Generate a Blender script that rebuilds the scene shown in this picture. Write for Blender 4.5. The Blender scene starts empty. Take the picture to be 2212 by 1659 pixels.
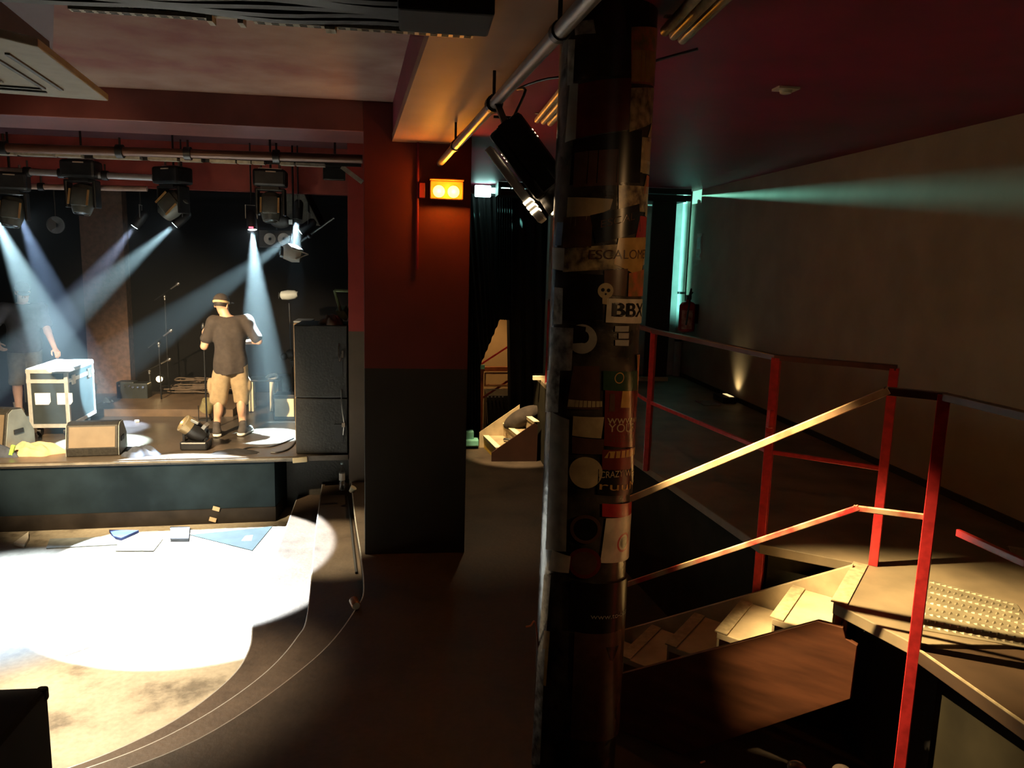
import bpy, bmesh, math, random
import numpy as np
from mathutils import Vector, Matrix

random.seed(7)
SC = bpy.context.scene
COL = SC.collection
PI = math.pi

# ------------------------------------------------------------------ camera
CX, CY, FP = 1106.0, 829.5, 1660.0
EYE = Vector((0.0, 0.0, 3.0))
_y, _p, _r = (math.radians(a) for a in (7.2, 9.2, 1.6))
FWD = Vector((math.sin(_y) * math.cos(_p), math.cos(_y) * math.cos(_p), -math.sin(_p)))
_R = FWD.cross(Vector((0, 0, 1))).normalized()
_U = _R.cross(FWD)
RGT = _R * math.cos(_r) + _U * math.sin(_r)
UPV = _U * math.cos(_r) - _R * math.sin(_r)
cd = bpy.data.cameras.new('camera')
cd.sensor_width = 36.0
cd.lens = 36.0 * FP / 2212.0
cd.clip_start, cd.clip_end = 0.05, 100
cam = bpy.data.objects.new('camera', cd)
m = Matrix((RGT, UPV, -FWD)).transposed().to_4x4()
m.translation = EYE
cam.matrix_world = m
COL.objects.link(cam)
SC.camera = cam

# ------------------------------------------------------------------ view, world
vs = SC.view_settings
vs.view_transform = 'Standard'
vs.look = 'None'
vs.exposure = 0.0
vs.gamma = 1.0
vs.use_curve_mapping = False
w = bpy.data.worlds.new('world')
SC.world = w
w.use_nodes = True
w.node_tree.nodes['Background'].inputs[0].default_value = (0.9, 0.8, 0.7, 1)
w.node_tree.nodes['Background'].inputs[1].default_value = 0.0
cy = SC.cycles
cy.max_bounces = 6
cy.diffuse_bounces = 4
cy.glossy_bounces = 3
cy.transmission_bounces = 6
cy.volume_bounces = 0
cy.transparent_max_bounces = 8
cy.sample_clamp_indirect = 4.0
cy.sample_clamp_direct = 0.0
cy.caustics_reflective = False
cy.caustics_refractive = False


# ------------------------------------------------------------------ pixel -> place helpers (2212 x 1659 frame)
def ray(px, py):
    return FWD + RGT * ((px - CX) / FP) - UPV * ((py - CY) / FP)


def PZ(px, py, z):
    d = ray(px, py)
    return EYE + d * ((z - EYE.z) / d.z)


def PY(px, py, y):
    d = ray(px, py)
    return EYE + d * (y / d.y)


def PX(px, py, x):
    d = ray(px, py)
    return EYE + d * (x / d.x)


def PP(px, py, pt, n):
    d = ray(px, py)
    pt, n = Vector(pt), Vector(n)
    return EYE + d * ((pt - EYE).dot(n) / d.dot(n))


# ------------------------------------------------------------------ lights
def look_rot(frm, to):
    return (Vector(to) - Vector(frm)).to_track_quat('-Z', 'Y').to_euler()


def spot(name, loc, to, watts, deg, blend=0.1, col=(1, 1, 1), rad=0.02):
    l = bpy.data.lights.new(name, 'SPOT')
    l.energy, l.spot_size, l.spot_blend, l.color, l.shadow_soft_size = watts, math.radians(deg), blend, col, rad
    o = bpy.data.objects.new(name, l)
    o.location = loc
    o.rotation_euler = look_rot(loc, to)
    COL.objects.link(o)
    return o


def point(name, loc, watts, col=(1, 1, 1), rad=0.03):
    l = bpy.data.lights.new(name, 'POINT')
    l.energy, l.color, l.shadow_soft_size = watts, col, rad
    o = bpy.data.objects.new(name, l)
    o.location = loc
    COL.objects.link(o)
    return o


def area(name, loc, to, watts, sx, sy, col=(1, 1, 1)):
    l = bpy.data.lights.new(name, 'AREA')
    l.energy, l.color, l.shape, l.size, l.size_y = watts, col, 'RECTANGLE', sx, sy
    o = bpy.data.objects.new(name, l)
    o.location = loc
    o.rotation_euler = look_rot(loc, to)
    COL.objects.link(o)
    return o


WARM = (1.0, 0.62, 0.28)
COOL = (0.60, 0.90, 1.0)
# added warm fill behind the viewer, no lamp known there
area('rear_fill_light', (1.4, -2.4, 3.6), (1.8, 6, 1.8), 1.6, 1.6, 0.4, (1.0, 0.74, 0.45))
# flood on the truss over the stage lip, thrown down on the dance pit
PITSRC = Vector((-3.3, 8.95, 3.62))
spot('pit_flood_light', PITSRC, PZ(392, 1226, 0), 13000, 38.5, 0.05, (0.86, 0.96, 1.0), 0.03)
spot('pit_side_light', (-4.6, 8.95, 3.62), PZ(5, 1285, 0), 5200, 30, 0.8, (0.70, 0.84, 1.0), 0.03)
# warm front-of-house wash on stage and pit
spot('front_wash_light', (-3.7, 5.2, 3.80), (-3.0, 9.7, 1.0), 3600, 50, 0.6, (1.0, 0.74, 0.42), 0.05)
spot('rig_wash_light', (-2.4, 5.0, 3.3), (-3.0, 9.2, 3.55), 36, 70, 0.8, (1.0, 0.66, 0.34), 0.05)
spot('pit_wash_light', (-3.9, 5.4, 3.85), PZ(195, 1590, 0), 3000, 40, 0.8, (1.0, 0.80, 0.54), 0.05)
spot('tier_wash_light', (-2.2, 7.4, 3.7), PZ(705, 1180, 0.3), 1700, 25, 0.7, (1.0, 0.80, 0.46), 0.03)
spot('pillar_fill_light', (2.9, 0.5, 3.4), (0.82, 3.0, 2.5), 45, 40, 0.8, (1.0, 0.55, 0.22), 0.1)  # unseen warm light added to bring out the pillar's right side
# stair spot
LAMP_A, LAMP_B = Vector((0.36, 3.95, 3.60)), Vector((0.63, 3.82, 3.24))

# ------------------------------------------------------------------ materials
MATS = {}


def mat(name, col, rough=0.6, metal=0.0, var=0.25, scale=6.0, bump=0.0, emit=None, estr=0.0, spec=0.5, var2=None, detail=6.0, stretch=None):
    if name in MATS:
        return MATS[name]
    m = bpy.data.materials.new(name)
    m.use_nodes = True
    nt = m.node_tree
    b = nt.nodes['Principled BSDF']
    b.inputs['Roughness'].default_value = rough
    b.inputs['Metallic'].default_value = metal
    b.inputs['Specular IOR Level'].default_value = spec
    tc = nt.nodes.new('ShaderNodeTexCoord')
    src = tc.outputs['Object']
    if stretch:
        mp = nt.nodes.new('ShaderNodeMapping')
        mp.inputs['Scale'].default_value = stretch
        nt.links.new(src, mp.inputs['Vector'])
        src = mp.outputs['Vector']
    nz = nt.nodes.new('ShaderNodeTexNoise')
    nz.inputs['Scale'].default_value = scale
    nz.inputs['Detail'].default_value = detail
    nt.links.new(src, nz.inputs['Vector'])
    cr = nt.nodes.new('ShaderNodeValToRGB')
    c0 = tuple(max(0.0, c * (1 - var)) for c in col) if var2 is None else var2
    c1 = tuple(min(1.0, c * (1 + var)) for c in col)
    cr.color_ramp.elements[0].position = 0.35
    cr.color_ramp.elements[1].position = 0.65
    cr.color_ramp.elements[0].color = (*c0, 1)
    cr.color_ramp.elements[1].color = (*c1, 1)
    nt.links.new(nz.outputs['Fac'], cr.inputs['Fac'])
    nt.links.new(cr.outputs['Color'], b.inputs['Base Color'])
    if bump > 0:
        bp = nt.nodes.new('ShaderNodeBump')
        bp.inputs['Strength'].default_value = bump
        bp.inputs['Distance'].default_value = 0.02
        nt.links.new(nz.outputs['Fac'], bp.inputs['Height'])
        nt.links.new(bp.outputs['Normal'], b.inputs['Normal'])
    if emit:
        b.inputs['Emission Color'].default_value = (*emit, 1)
        b.inputs['Emission Strength'].default_value = estr
    MATS[name] = m
    return m


def glass_mat(name, col=(0.9, 0.95, 1.0), rough=0.05):
    m = bpy.data.materials.new(name)
    m.use_nodes = True
    b = m.node_tree.nodes['Principled BSDF']
    b.inputs['Base Color'].default_value = (*col, 1)
    b.inputs['Transmission Weight'].default_value = 0.9
    b.inputs['Roughness'].default_value = rough
    b.inputs['IOR'].default_value = 1.33
    return m


def two_tone(name, top, bot, zsplit, rough=0.55):
    """paint that changes colour at a height (a painted dado)"""
    m = bpy.data.materials.new(name)
    m.use_nodes = True
    nt = m.node_tree
    b = nt.nodes['Principled BSDF']
    b.inputs['Roughness'].default_value = rough
    g = nt.nodes.new('ShaderNodeNewGeometry')
    sx = nt.nodes.new('ShaderNodeSeparateXYZ')
    nt.links.new(g.outputs['Position'], sx.inputs[0])
    gt = nt.nodes.new('ShaderNodeMath')
    gt.operation = 'GREATER_THAN'
    gt.inputs[1].default_value = zsplit
    nt.links.new(sx.outputs['Z'], gt.inputs[0])
    mx = nt.nodes.new('ShaderNodeMix')
    mx.data_type = 'RGBA'
    mx.inputs[6].default_value = (*bot, 1)
    mx.inputs[7].default_value = (*top, 1)
    nt.links.new(gt.outputs[0], mx.inputs[0])
    nz = nt.nodes.new('ShaderNodeTexNoise')
    nz.inputs['Scale'].default_value = 3.0
    nz.inputs['Detail'].default_value = 8.0
    nt.links.new(g.outputs['Position'], nz.inputs['Vector'])
    mr = nt.nodes.new('ShaderNodeMapRange')
    mr.inputs[3].default_value, mr.inputs[4].default_value = 0.6, 1.35
    nt.links.new(nz.outputs['Fac'], mr.inputs[0])
    mu = nt.nodes.new('ShaderNodeMix')
    mu.data_type = 'RGBA'
    mu.blend_type = 'MULTIPLY'
    mu.inputs[0].default_value = 1.0
    nt.links.new(mx.outputs[2], mu.inputs[6])
    nt.links.new(mr.outputs[0], mu.inputs[7])
    nt.links.new(mu.outputs[2], b.inputs['Base Color'])
    MATS[name] = m
    return m


def floor_mat(name, c_lo, c_mid, c_hi, rough=0.55, bump=0.25):
    m = bpy.data.materials.new(name)
    m.use_nodes = True
    nt = m.node_tree
    b = nt.nodes['Principled BSDF']
    g = nt.nodes.new('ShaderNodeNewGeometry')
    n1 = nt.nodes.new('ShaderNodeTexNoise')
    n1.inputs['Scale'].default_value, n1.inputs['Detail'].default_value = 1.6, 10
    n1.inputs['Roughness'].default_value = 0.65
    n2 = nt.nodes.new('ShaderNodeTexNoise')
    n2.inputs['Scale'].default_value, n2.inputs['Detail'].default_value = 26, 5
    nt.links.new(g.outputs['Position'], n1.inputs['Vector'])
    nt.links.new(g.outputs['Position'], n2.inputs['Vector'])
    cr = nt.nodes.new('ShaderNodeValToRGB')
    e = cr.color_ramp.elements
    e[0].position, e[0].color = 0.36, (*c_lo, 1)
    e[1].position, e[1].color = 0.62, (*c_hi, 1)
    k = e.new(0.47)
    k.color = (*c_mid, 1)
    nt.links.new(n1.outputs['Fac'], cr.inputs['Fac'])
    mu = nt.nodes.new('ShaderNodeMix')
    mu.data_type, mu.blend_type = 'RGBA', 'MULTIPLY'
    mu.inputs[0].default_value = 0.45
    nt.links.new(cr.outputs['Color'], mu.inputs[6])
    nt.links.new(n2.outputs['Fac'], mu.inputs[7])
    nt.links.new(mu.outputs[2], b.inputs['Base Color'])
    mr = nt.nodes.new('ShaderNodeMapRange')
    mr.inputs[3].default_value, mr.inputs[4].default_value = rough - 0.15, rough + 0.2
    nt.links.new(n1.outputs['Fac'], mr.inputs[0])
    nt.links.new(mr.outputs[0], b.inputs['Roughness'])
    bp = nt.nodes.new('ShaderNodeBump')
    bp.inputs['Strength'].default_value, bp.inputs['Distance'].default_value = bump, 0.01
    nt.links.new(n2.outputs['Fac'], bp.inputs['Height'])
    nt.links.new(bp.outputs['Normal'], b.inputs['Normal'])
    MATS[name] = m
    return m


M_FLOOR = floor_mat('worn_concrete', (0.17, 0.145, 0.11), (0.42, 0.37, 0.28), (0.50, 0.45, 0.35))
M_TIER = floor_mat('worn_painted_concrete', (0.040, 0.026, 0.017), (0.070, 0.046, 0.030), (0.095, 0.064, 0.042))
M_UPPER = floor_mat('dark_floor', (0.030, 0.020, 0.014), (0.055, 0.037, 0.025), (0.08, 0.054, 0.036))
M_STAGE = floor_mat('stage_lino', (0.06, 0.045, 0.035), (0.10, 0.08, 0.06), (0.13, 0.10, 0.08), 0.32, 0.06)
M_MAROON = mat('maroon_paint', (0.15, 0.004, 0.028), 0.5, var=0.2, scale=2)
M_MAROON_D = mat('dark_maroon_paint', (0.05, 0.008, 0.010), 0.6, var=0.2, scale=2)
M_REDP = mat('red_paint', (0.20, 0.030, 0.022), 0.45, var=0.2, scale=3)
M_WALLR = mat('grey_plaster', (0.33, 0.30, 0.24), 0.85, var=0.10, scale=2.5, bump=0.1)
M_WHITEW = mat('white_painted_block', (0.72, 0.74, 0.72), 0.7, var=0.06, scale=8, bump=0.05)
M_PANEL = mat('worn_ceiling_paint', (0.34, 0.25, 0.22), 0.8, var=0.15, scale=1.3, var2=(0.16, 0.05, 0.045), detail=9)
M_BEAM = mat('beam_paint', (0.30, 0.17, 0.12), 0.6, var=0.1, scale=2)
M_BLACK = mat('black_paint', (0.012, 0.011, 0.011), 0.55, var=0.3, scale=5)
M_BLKM = mat('black_metal', (0.016, 0.016, 0.017), 0.38, 0.3, var=0.3, scale=12)
M_BLKW = mat('black_texture_paint', (0.014, 0.012, 0.009), 0.6, var=0.35, scale=40, bump=0.15)
M_CURT = mat('black_drape', (0.010, 0.009, 0.010), 0.95, var=0.3, scale=3)
M_BROWNB = mat('brown_brick', (0.16, 0.09, 0.06), 0.85, var=0.3, scale=14, bump=0.3)
M_FASC = mat('stage_fascia_paint', (0.010, 0.0165, 0.021), 0.85, var=0.35, scale=2.2, spec=0.06)
M_REDM = mat('red_enamel', (0.50, 0.028, 0.030), 0.32, var=0.2, scale=25, spec=0.6)
M_GREYM = mat('grey_metal', (0.34, 0.35, 0.35), 0.38, 0.7, var=0.15, scale=10)
M_STEEL = mat('bare_steel', (0.60, 0.58, 0.55), 0.28, 0.95, var=0.15, scale=12)
M_WHITEP = mat('white_plastic', (0.62, 0.66, 0.64), 0.45, var=0.08, scale=10)
M_PALEM = mat('pale_tray_metal', (0.62, 0.63, 0.55), 0.4, 0.3, var=0.2, scale=20)
M_RUBBER = mat('black_rubber', (0.02, 0.02, 0.022), 0.5, var=0.2, scale=20)
M_ALU = mat('aluminium_edge', (0.78, 0.78, 0.76), 0.3, 0.6, var=0.08, scale=20)
M_CASE = mat('dark_case_laminate', (0.028, 0.036, 0.040), 0.4, var=0.15, scale=8)
M_LABEL = mat('white_label_card', (0.80, 0.79, 0.74), 0.7, var=0.05, scale=10)
M_PLY = mat('brown_plywood', (0.10, 0.034, 0.014), 0.55, var=0.28, scale=3.0, bump=0.05, stretch=(1, 1, 6), detail=9)
M_TREAD = mat('worn_tread_board', (0.42, 0.33, 0.21), 0.5, var=0.22, scale=5, bump=0.06, detail=9)
M_NOSE = mat('tread_nosing', (0.40, 0.32, 0.20), 0.42, 0.1, var=0.2, scale=30)
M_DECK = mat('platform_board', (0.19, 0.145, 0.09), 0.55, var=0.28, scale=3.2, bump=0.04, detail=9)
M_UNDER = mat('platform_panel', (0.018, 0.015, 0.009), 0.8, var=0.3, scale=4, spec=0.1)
M_CREAM = mat('cream_paint', (0.75, 0.68, 0.48), 0.6, var=0.08, scale=8)
M_ORANGE = mat('orange_frame_paint', (0.42, 0.11, 0.035), 0.5, var=0.2, scale=10)
M_GREEN = mat('green_plastic', (0.22, 0.36, 0.20), 0.5, var=0.2, scale=10)
M_TEALP = mat('teal_plastic', (0.15, 0.42, 0.36), 0.5, var=0.15, scale=10)
M_CARD = mat('brown_paper', (0.62, 0.40, 0.22), 0.8, var=0.15, scale=8)
M_SKIN = mat('skin', (0.62, 0.36, 0.24), 0.5, var=0.06, scale=12)
M_SHIRT = mat('black_cotton', (0.042, 0.031, 0.026), 0.9, var=0.15, scale=20)
M_KHAKI = mat('khaki_cotton', (0.33, 0.24, 0.14), 0.9, var=0.12, scale=18)
M_OLIVE = mat('olive_cotton', (0.13, 0.115, 0.075), 0.9, var=0.15, scale=18)
M_SHOE = mat('dark_suede', (0.06, 0.05, 0.045), 0.8, var=0.2, scale=20)
M_SOLE = mat('white_rubber', (0.78, 0.76, 0.70), 0.6, var=0.05, scale=20)
M_HAIR = mat('dark_hair', (0.03, 0.02, 0.016), 0.6, var=0.3, scale=40)
M_CLOTHW = mat('white_towel', (0.74, 0.71, 0.62), 0.9, var=0.06, scale=30, bump=0.2)
M_CLOTHB = mat('dark_blue_fabric', (0.045, 0.055, 0.08), 0.8, var=0.3, scale=14)
M_CLOTHBR = mat('brown_fabric', (0.14, 0.10, 0.07), 0.9, var=0.25, scale=14)
M_EXT = mat('extinguisher_red', (0.42, 0.02, 0.02), 0.3, var=0.1, scale=10)
M_AMBER = mat('amber_lens', (1, 0.6, 0.1), 0.3, emit=(1.0, 0.45, 0.03), estr=18)
M_TEAL = mat('teal_lamp_lens', (0.6, 1, 0.95), 0.3, emit=(0.55, 1.0, 0.92), estr=8)
M_COOLL = mat('lit_beam_lens', (0.9, 1, 1), 0.3, emit=(0.85, 0.97, 1.0), estr=40)
M_REDLED = mat('red_led', (1, 0.1, 0.1), 0.3, emit=(1.0, 0.05, 0.08), estr=8)
M_HOT = mat('lamp_glow_slots', (1, 0.8, 0.6), 0.3, emit=(1.0, 0.72, 0.42), estr=4)
M_WARML = mat('warm_lamp_lens', (1, 0.85, 0.55), 0.3, emit=(1.0, 0.70, 0.32), estr=20)
M_DLENS = mat('dark_lens', (0.05, 0.055, 0.06), 0.1, 0.2)
M_SPARK = mat('chrome', (0.8, 0.8, 0.8), 0.12, 1.0, var=0.05)
M_YEL = mat('yellow_paint', (0.65, 0.42, 0.05), 0.5, var=0.1)
M_WATER = glass_mat('clear_bottle_plastic')


# ------------------------------------------------------------------ mesh builders
class MB:
    def __init__(s):
        s.v, s.f = [], []

    def add(s, vs, fs):
        o = len(s.v)
        s.v += [Vector(v) for v in vs]
        s.f += [tuple(i + o for i in f) for f in fs]
        return s

    def box(s, c, size, rot=None, bev=0.0):
        hx, hy, hz = (a / 2 for a in size)
        c = Vector(c)
        if bev > 0:
            bm = bmesh.new()
            bmesh.ops.create_cube(bm, size=1.0)
            for v in bm.verts:
                v.co = Vector((v.co.x * size[0], v.co.y * size[1], v.co.z * size[2]))
            bmesh.ops.bevel(bm, geom=list(bm.edges), offset=bev, segments=2, profile=0.5, affect='EDGES')
            bm.verts.index_update()
            vs = [v.co.copy() for v in bm.verts]
            fs = [tuple(v.index for v in f.verts) for f in bm.faces]
            bm.free()
        else:
            vs = [Vector((x, y, z)) for x in (-hx, hx) for y in (-hy, hy) for z in (-hz, hz)]
            fs = [(0, 1, 3, 2), (4, 6, 7, 5), (0, 4, 5, 1), (2, 3, 7, 6), (0, 2, 6, 4), (1, 5, 7, 3)]
        if rot is not None:
            vs = [rot @ v for v in vs]
        return s.add([v + c for v in vs], fs)

    def bar(s, p0, p1, w, h, up=(0, 0, 1), ext=0.0, bev=0.0):
        """a rectangular bar from p0 to p1: w across, h along `up`"""
        p0, p1 = Vector(p0), Vector(p1)
        d = (p1 - p0)
        L = d.length + 2 * ext
        d.normalize()
        up = Vector(up)
        a = d.cross(up)
        if a.length < 1e-5:
            a = d.cross(Vector((1, 0, 0)))
        a.normalize()
        u = a.cross(d)
        R = Matrix((d, a, u)).transposed()
        return s.box((p0 + p1) / 2, (L, w, h), R, bev)

    def cyl(s, p0, p1, r0, r1=None, n=16, caps=True):
        p0, p1 = Vector(p0), Vector(p1)
        r1 = r0 if r1 is None else r1
        d = (p1 - p0).normalized()
        a = d.orthogonal().normalized()
        b = d.cross(a)
        vs, fs = [], []
        for p, r in ((p0, r0), (p1, r1)):
            for i in range(n):
                t = 2 * PI * i / n
                vs.append(p + (a * math.cos(t) + b * math.sin(t)) * r)
        for i in range(n):
            j = (i + 1) % n
            fs.append((i, j, n + j, n + i))
        if caps:
            fs.append(tuple(range(n - 1, -1, -1)))
            fs.append(tuple(range(n, 2 * n)))
        return s.add(vs, fs)

    def lathe(s, base, prof, axis=(0, 0, 1), n=20):
        """prof: list of (r, h) along axis from base"""
        base, d = Vector(base), Vector(axis).normalized()
        a = d.orthogonal().normalized()
        b = d.cross(a)
        vs, fs = [], []
        for r, h in prof:
            for i in range(n):
                t = 2 * PI * i / n
                vs.append(base + d * h + (a * math.cos(t) + b * math.sin(t)) * max(r, 1e-4))
        for k in range(len(prof) - 1):
            for i in range(n):
                j = (i + 1) % n
                fs.append((k * n + i, k * n + j, (k + 1) * n + j, (k + 1) * n + i))
        fs.append(tuple(range(n - 1, -1, -1)))
        fs.append(tuple((len(prof) - 1) * n + i for i in range(n)))
        return s.add(vs, fs)

    def tube(s, pts, r, n=8, smooth=4):
        pts = [Vector(p) for p in pts]
        if smooth and len(pts) > 2:
            q = []
            P = [pts[0] * 2 - pts[1]] + pts + [pts[-1] * 2 - pts[-2]]
            for i in range(1, len(P) - 2):
                for k in range(smooth):
                    t = k / smooth
                    a, b, c, d = P[i - 1], P[i], P[i + 1], P[i + 2]
                    q.append(0.5 * ((2 * b) + (c - a) * t + (2 * a - 5 * b + 4 * c - d) * t * t + (3 * b - a - 3 * c + d) * t ** 3))
            q.append(pts[-1])
            pts = q
        vs, fs = [], []
        a = None
        for i, p in enumerate(pts):
            d = (pts[min(i + 1, len(pts) - 1)] - pts[max(i - 1, 0)])
            d = d.normalized() if d.length > 1e-9 else Vector((0, 0, 1))
            a = d.orthogonal().normalized() if a is None else (a - d * a.dot(d)).normalized()
            b = d.cross(a)
            for k in range(n):
                t = 2 * PI * k / n
                vs.append(p + (a * math.cos(t) + b * math.sin(t)) * r)
        for i in range(len(pts) - 1):
            for k in range(n):
                j = (k + 1) % n
                fs.append((i * n + k, i * n + j, (i + 1) * n + j, (i + 1) * n + k))
        fs.append(tuple(range(n - 1, -1, -1)))
        fs.append(tuple((len(pts) - 1) * n + k for k in range(n)))
        return s.add(vs, fs)

    def prism(s, poly, off):
        """poly: 3-D points of a planar polygon, extruded by the vector off"""
        poly, off = [Vector(p) for p in poly], Vector(off)
        n = len(poly)
        vs = poly + [p + off for p in poly]
        fs = [tuple(range(n)), tuple(range(2 * n - 1, n - 1, -1))]
        for i in range(n):
            j = (i + 1) % n
            fs.append((i, i + n, j + n, j))
        return s.add(vs, fs)

    def sphere(s, c, r, n=16, k=10, sc=(1, 1, 1), rot=None):
        c = Vector(c)
        vs, fs = [], []
        for j in range(k + 1):
            ph = PI * j / k
            for i in range(n):
                t = 2 * PI * i / n
                v = Vector((math.sin(ph) * math.cos(t) * r * sc[0], math.sin(ph) * math.sin(t) * r * sc[1], math.cos(ph) * r * sc[2]))
                vs.append((rot @ v if rot is not None else v) + c)
        for j in range(k):
            for i in range(n):
                q = (i + 1) % n
                fs.append((j * n + i, (j + 1) * n + i, (j + 1) * n + q, j * n + q))
        return s.add(vs, fs)


def link(name, mb, material, parent=None, loc=None, smooth=False, bevel=0.0):
    """one mesh object; vertices are given in the parent's frame when loc is None (world when there is no parent)"""
    me = bpy.data.meshes.new(name)
    vs = [tuple(v) for v in mb.v]
    me.from_pydata(vs, [], mb.f)
    bm = bmesh.new()
    bm.from_mesh(me)
    bmesh.ops.remove_doubles(bm, verts=bm.verts, dist=1e-6)
    bmesh.ops.recalc_face_normals(bm, faces=bm.faces)
    if smooth:
        for f in bm.faces:
            f.smooth = True
        for e in bm.edges:
            if len(e.link_faces) == 2 and e.calc_face_angle(0) > math.radians(40):
                e.smooth = False
    bm.to_mesh(me)
    bm.free()
    me.materials.append(material)
    o = bpy.data.objects.new(name, me)
    COL.objects.link(o)
    if loc is not None:
        o.location = loc
    if parent is not None:
        o.parent = parent
    if bevel > 0:
        b = o.modifiers.new('edge', 'BEVEL')
        b.width, b.segments, b.limit_method = bevel, 2, 'ANGLE'
    return o


def wpart(name, mb, material, parent, smooth=False, bevel=0.0):
    """a part whose vertices are given in world coordinates"""
    p = parent
    off = Vector((0, 0, 0))
    while p is not None:
        off += Vector(p.location)
        p = p.parent
    mb.v = [v - off for v in mb.v]
    return link(name, mb, material, parent, None, smooth, bevel)


def tag(o, label=None, cat=None, group=None, kind=None):
    if label: o['label'] = label
    if cat: o['category'] = cat
    if group: o['group'] = group
    if kind: o['kind'] = kind
    return o


def thing(name, loc, label, cat, group=None, rz=0.0):
    o = bpy.data.objects.new(name, None)
    o.empty_display_size = 0.1
    COL.objects.link(o)
    o.location = loc
    o.rotation_euler = (0, 0, rz)
    return tag(o, label, cat, group)


def single(name, mb, material, label, cat, group=None, smooth=False, bevel=0.0, origin=None):
    """a thing that is one mesh, built in world coordinates with its origin at its base"""
    if origin is None:
        xs = [v.x for v in mb.v]; ys = [v.y for v in mb.v]; zs = [v.z for v in mb.v]
        origin = Vector(((min(xs) + max(xs)) / 2, (min(ys) + max(ys)) / 2, min(zs)))
    mb.v = [v - Vector(origin) for v in mb.v]
    return tag(link(name, mb, material, None, origin, smooth, bevel), label, cat, group)


def struct(name, mb, material, smooth=False, bevel=0.0):
    return tag(link(name, mb, material, None, None, smooth, bevel), kind='structure')


def copy_tree(o, parent=None):
    c = o.copy()
    COL.objects.link(c)
    c.parent = parent
    for ch in list(o.children):
        copy_tree(ch, c)
    return c


def wall_box(x0, x1, y0, y1, z0, z1):
    return MB().box(((x0 + x1) / 2, (y0 + y1) / 2, (z0 + z1) / 2), (x1 - x0, y1 - y0, z1 - z0))


# ================================================================== THE ROOM
ZF, ZP, ZC = 0.45, 1.47, 3.96          # hall floor, raised platform, ceiling


def curve_pts(pts, k=8):
    P = [Vector((x, y, 0)) for x, y in pts]
    P = [P[0] * 2 - P[1]] + P + [P[-1] * 2 - P[-2]]
    out = []
    for i in range(1, len(P) - 2):
        a, b, c, d = P[i - 1], P[i], P[i + 1], P[i + 2]
        for j in range(k):
            t = j / k
            out.append(0.5 * ((2 * b) + (c - a) * t + (2 * a - 5 * b + 4 * c - d) * t * t + (3 * b - a - 3 * c + d) * t ** 3))
    out.append(P[-2])
    return out


T1 = curve_pts([(-1.40, 9.3), (-1.33, 7.6), (-1.27, 6.05), (-1.19, 5.39), (-1.26, 4.93), (-1.55, 4.42), (-2.1, 4.02), (-3.2, 3.68), (-5, 3.5), (-8, 3.4)])
T2 = curve_pts([(-1.12, 9.3), (-0.97, 7.4), (-0.81, 5.70), (-0.83, 5.25), (-0.98, 4.75), (-1.28, 4.26), (-1.67, 3.92), (-2.4, 3.58), (-3.4, 3.34), (-5, 3.2), (-8, 3.1)])
T3 = curve_pts([(-0.80, 9.3), (-0.60, 7.5), (-0.40, 5.86), (-0.43, 5.35), (-0.64, 4.66), (-1.13, 3.88), (-1.75, 3.50), (-2.5, 3.24), (-3.6, 3.06), (-5, 2.96), (-8, 2.9)])


def tier(name, curve, z0, z1, material):
    poly = [Vector((p.x, p.y, z0)) for p in curve]
    poly += [Vector((-8, -3.2, z0)), Vector((3.6, -3.2, z0)), Vector((3.6, 11.9, z0)), Vector((-0.7, 11.9, z0)), Vector((-0.7, 9.3, z0))]
    struct(name, MB().prism(poly, (0, 0, z1 - z0)), material)


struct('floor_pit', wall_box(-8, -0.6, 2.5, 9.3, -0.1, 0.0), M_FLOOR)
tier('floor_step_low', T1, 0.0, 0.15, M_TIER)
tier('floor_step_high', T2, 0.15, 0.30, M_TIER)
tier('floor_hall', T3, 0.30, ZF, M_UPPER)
for n_, (c, z) in enumerate(((T1, 0.15), (T2, 0.30), (T3, ZF))):
    struct('trim_%d' % (n_ + 1), MB().tube([(p.x, p.y, z - 0.004) for p in c], 0.006, 6, 0), M_ALU, True)

# walls
struct('wall_right', wall_box(3.64, 3.80, -3.2, 10.6, 0, 4.1), M_WALLR)
struct('wall_end', wall_box(1.75, 3.64, 10.27, 10.45, ZF, 4.1), M_WHITEW)
struct('wall_left', wall_box(-8.15, -8.0, -3.2, 12.9, -0.1, 5.0), M_MAROON_D)
struct('wall_back', wall_box(-8, 3.64, -3.35, -3.2, -0.1, 5.0), M_MAROON_D)
struct('wall_stage_back', wall_box(-8, 0.45, 12.7, 12.85, 0.45, 4.5), mat('stage_black_cloth', (0.006, 0.0055, 0.006), 0.95, var=0.3, scale=2, spec=0.1))
struct('wall_alcove_back', wall_box(0.45, 1.75, 11.75, 11.9, ZF, 4.1), mat('ochre_wall', (0.42, 0.27, 0.13), 0.8, var=0.1, scale=2))
struct('wall_alcove_side', wall_box(1.75, 1.83, 10.45, 11.9, ZF, 4.1), M_MAROON_D)
PIER = two_tone('pier_paint', (0.105, 0.012, 0.012), (0.012, 0.011, 0.011), 2.075, 0.55)
struct('wall_pier', wall_box(-0.43, 0.43, 6.42, 7.0, ZF, 4.2), PIER, bevel=0.006)
JAMB = two_tone('jamb_paint', (0.26, 0.030, 0.022), (0.075, 0.05, 0.03), 2.17, 0.45)
struct('wall_jamb', wall_box(-0.745, 0.45, 8.60, 8.72, 0.30, 4.3), JAMB)
struct('wall_stage_side', wall_box(0.37, 0.45, 8.72, 12.7, ZF, 4.3), M_BLACK)

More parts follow.
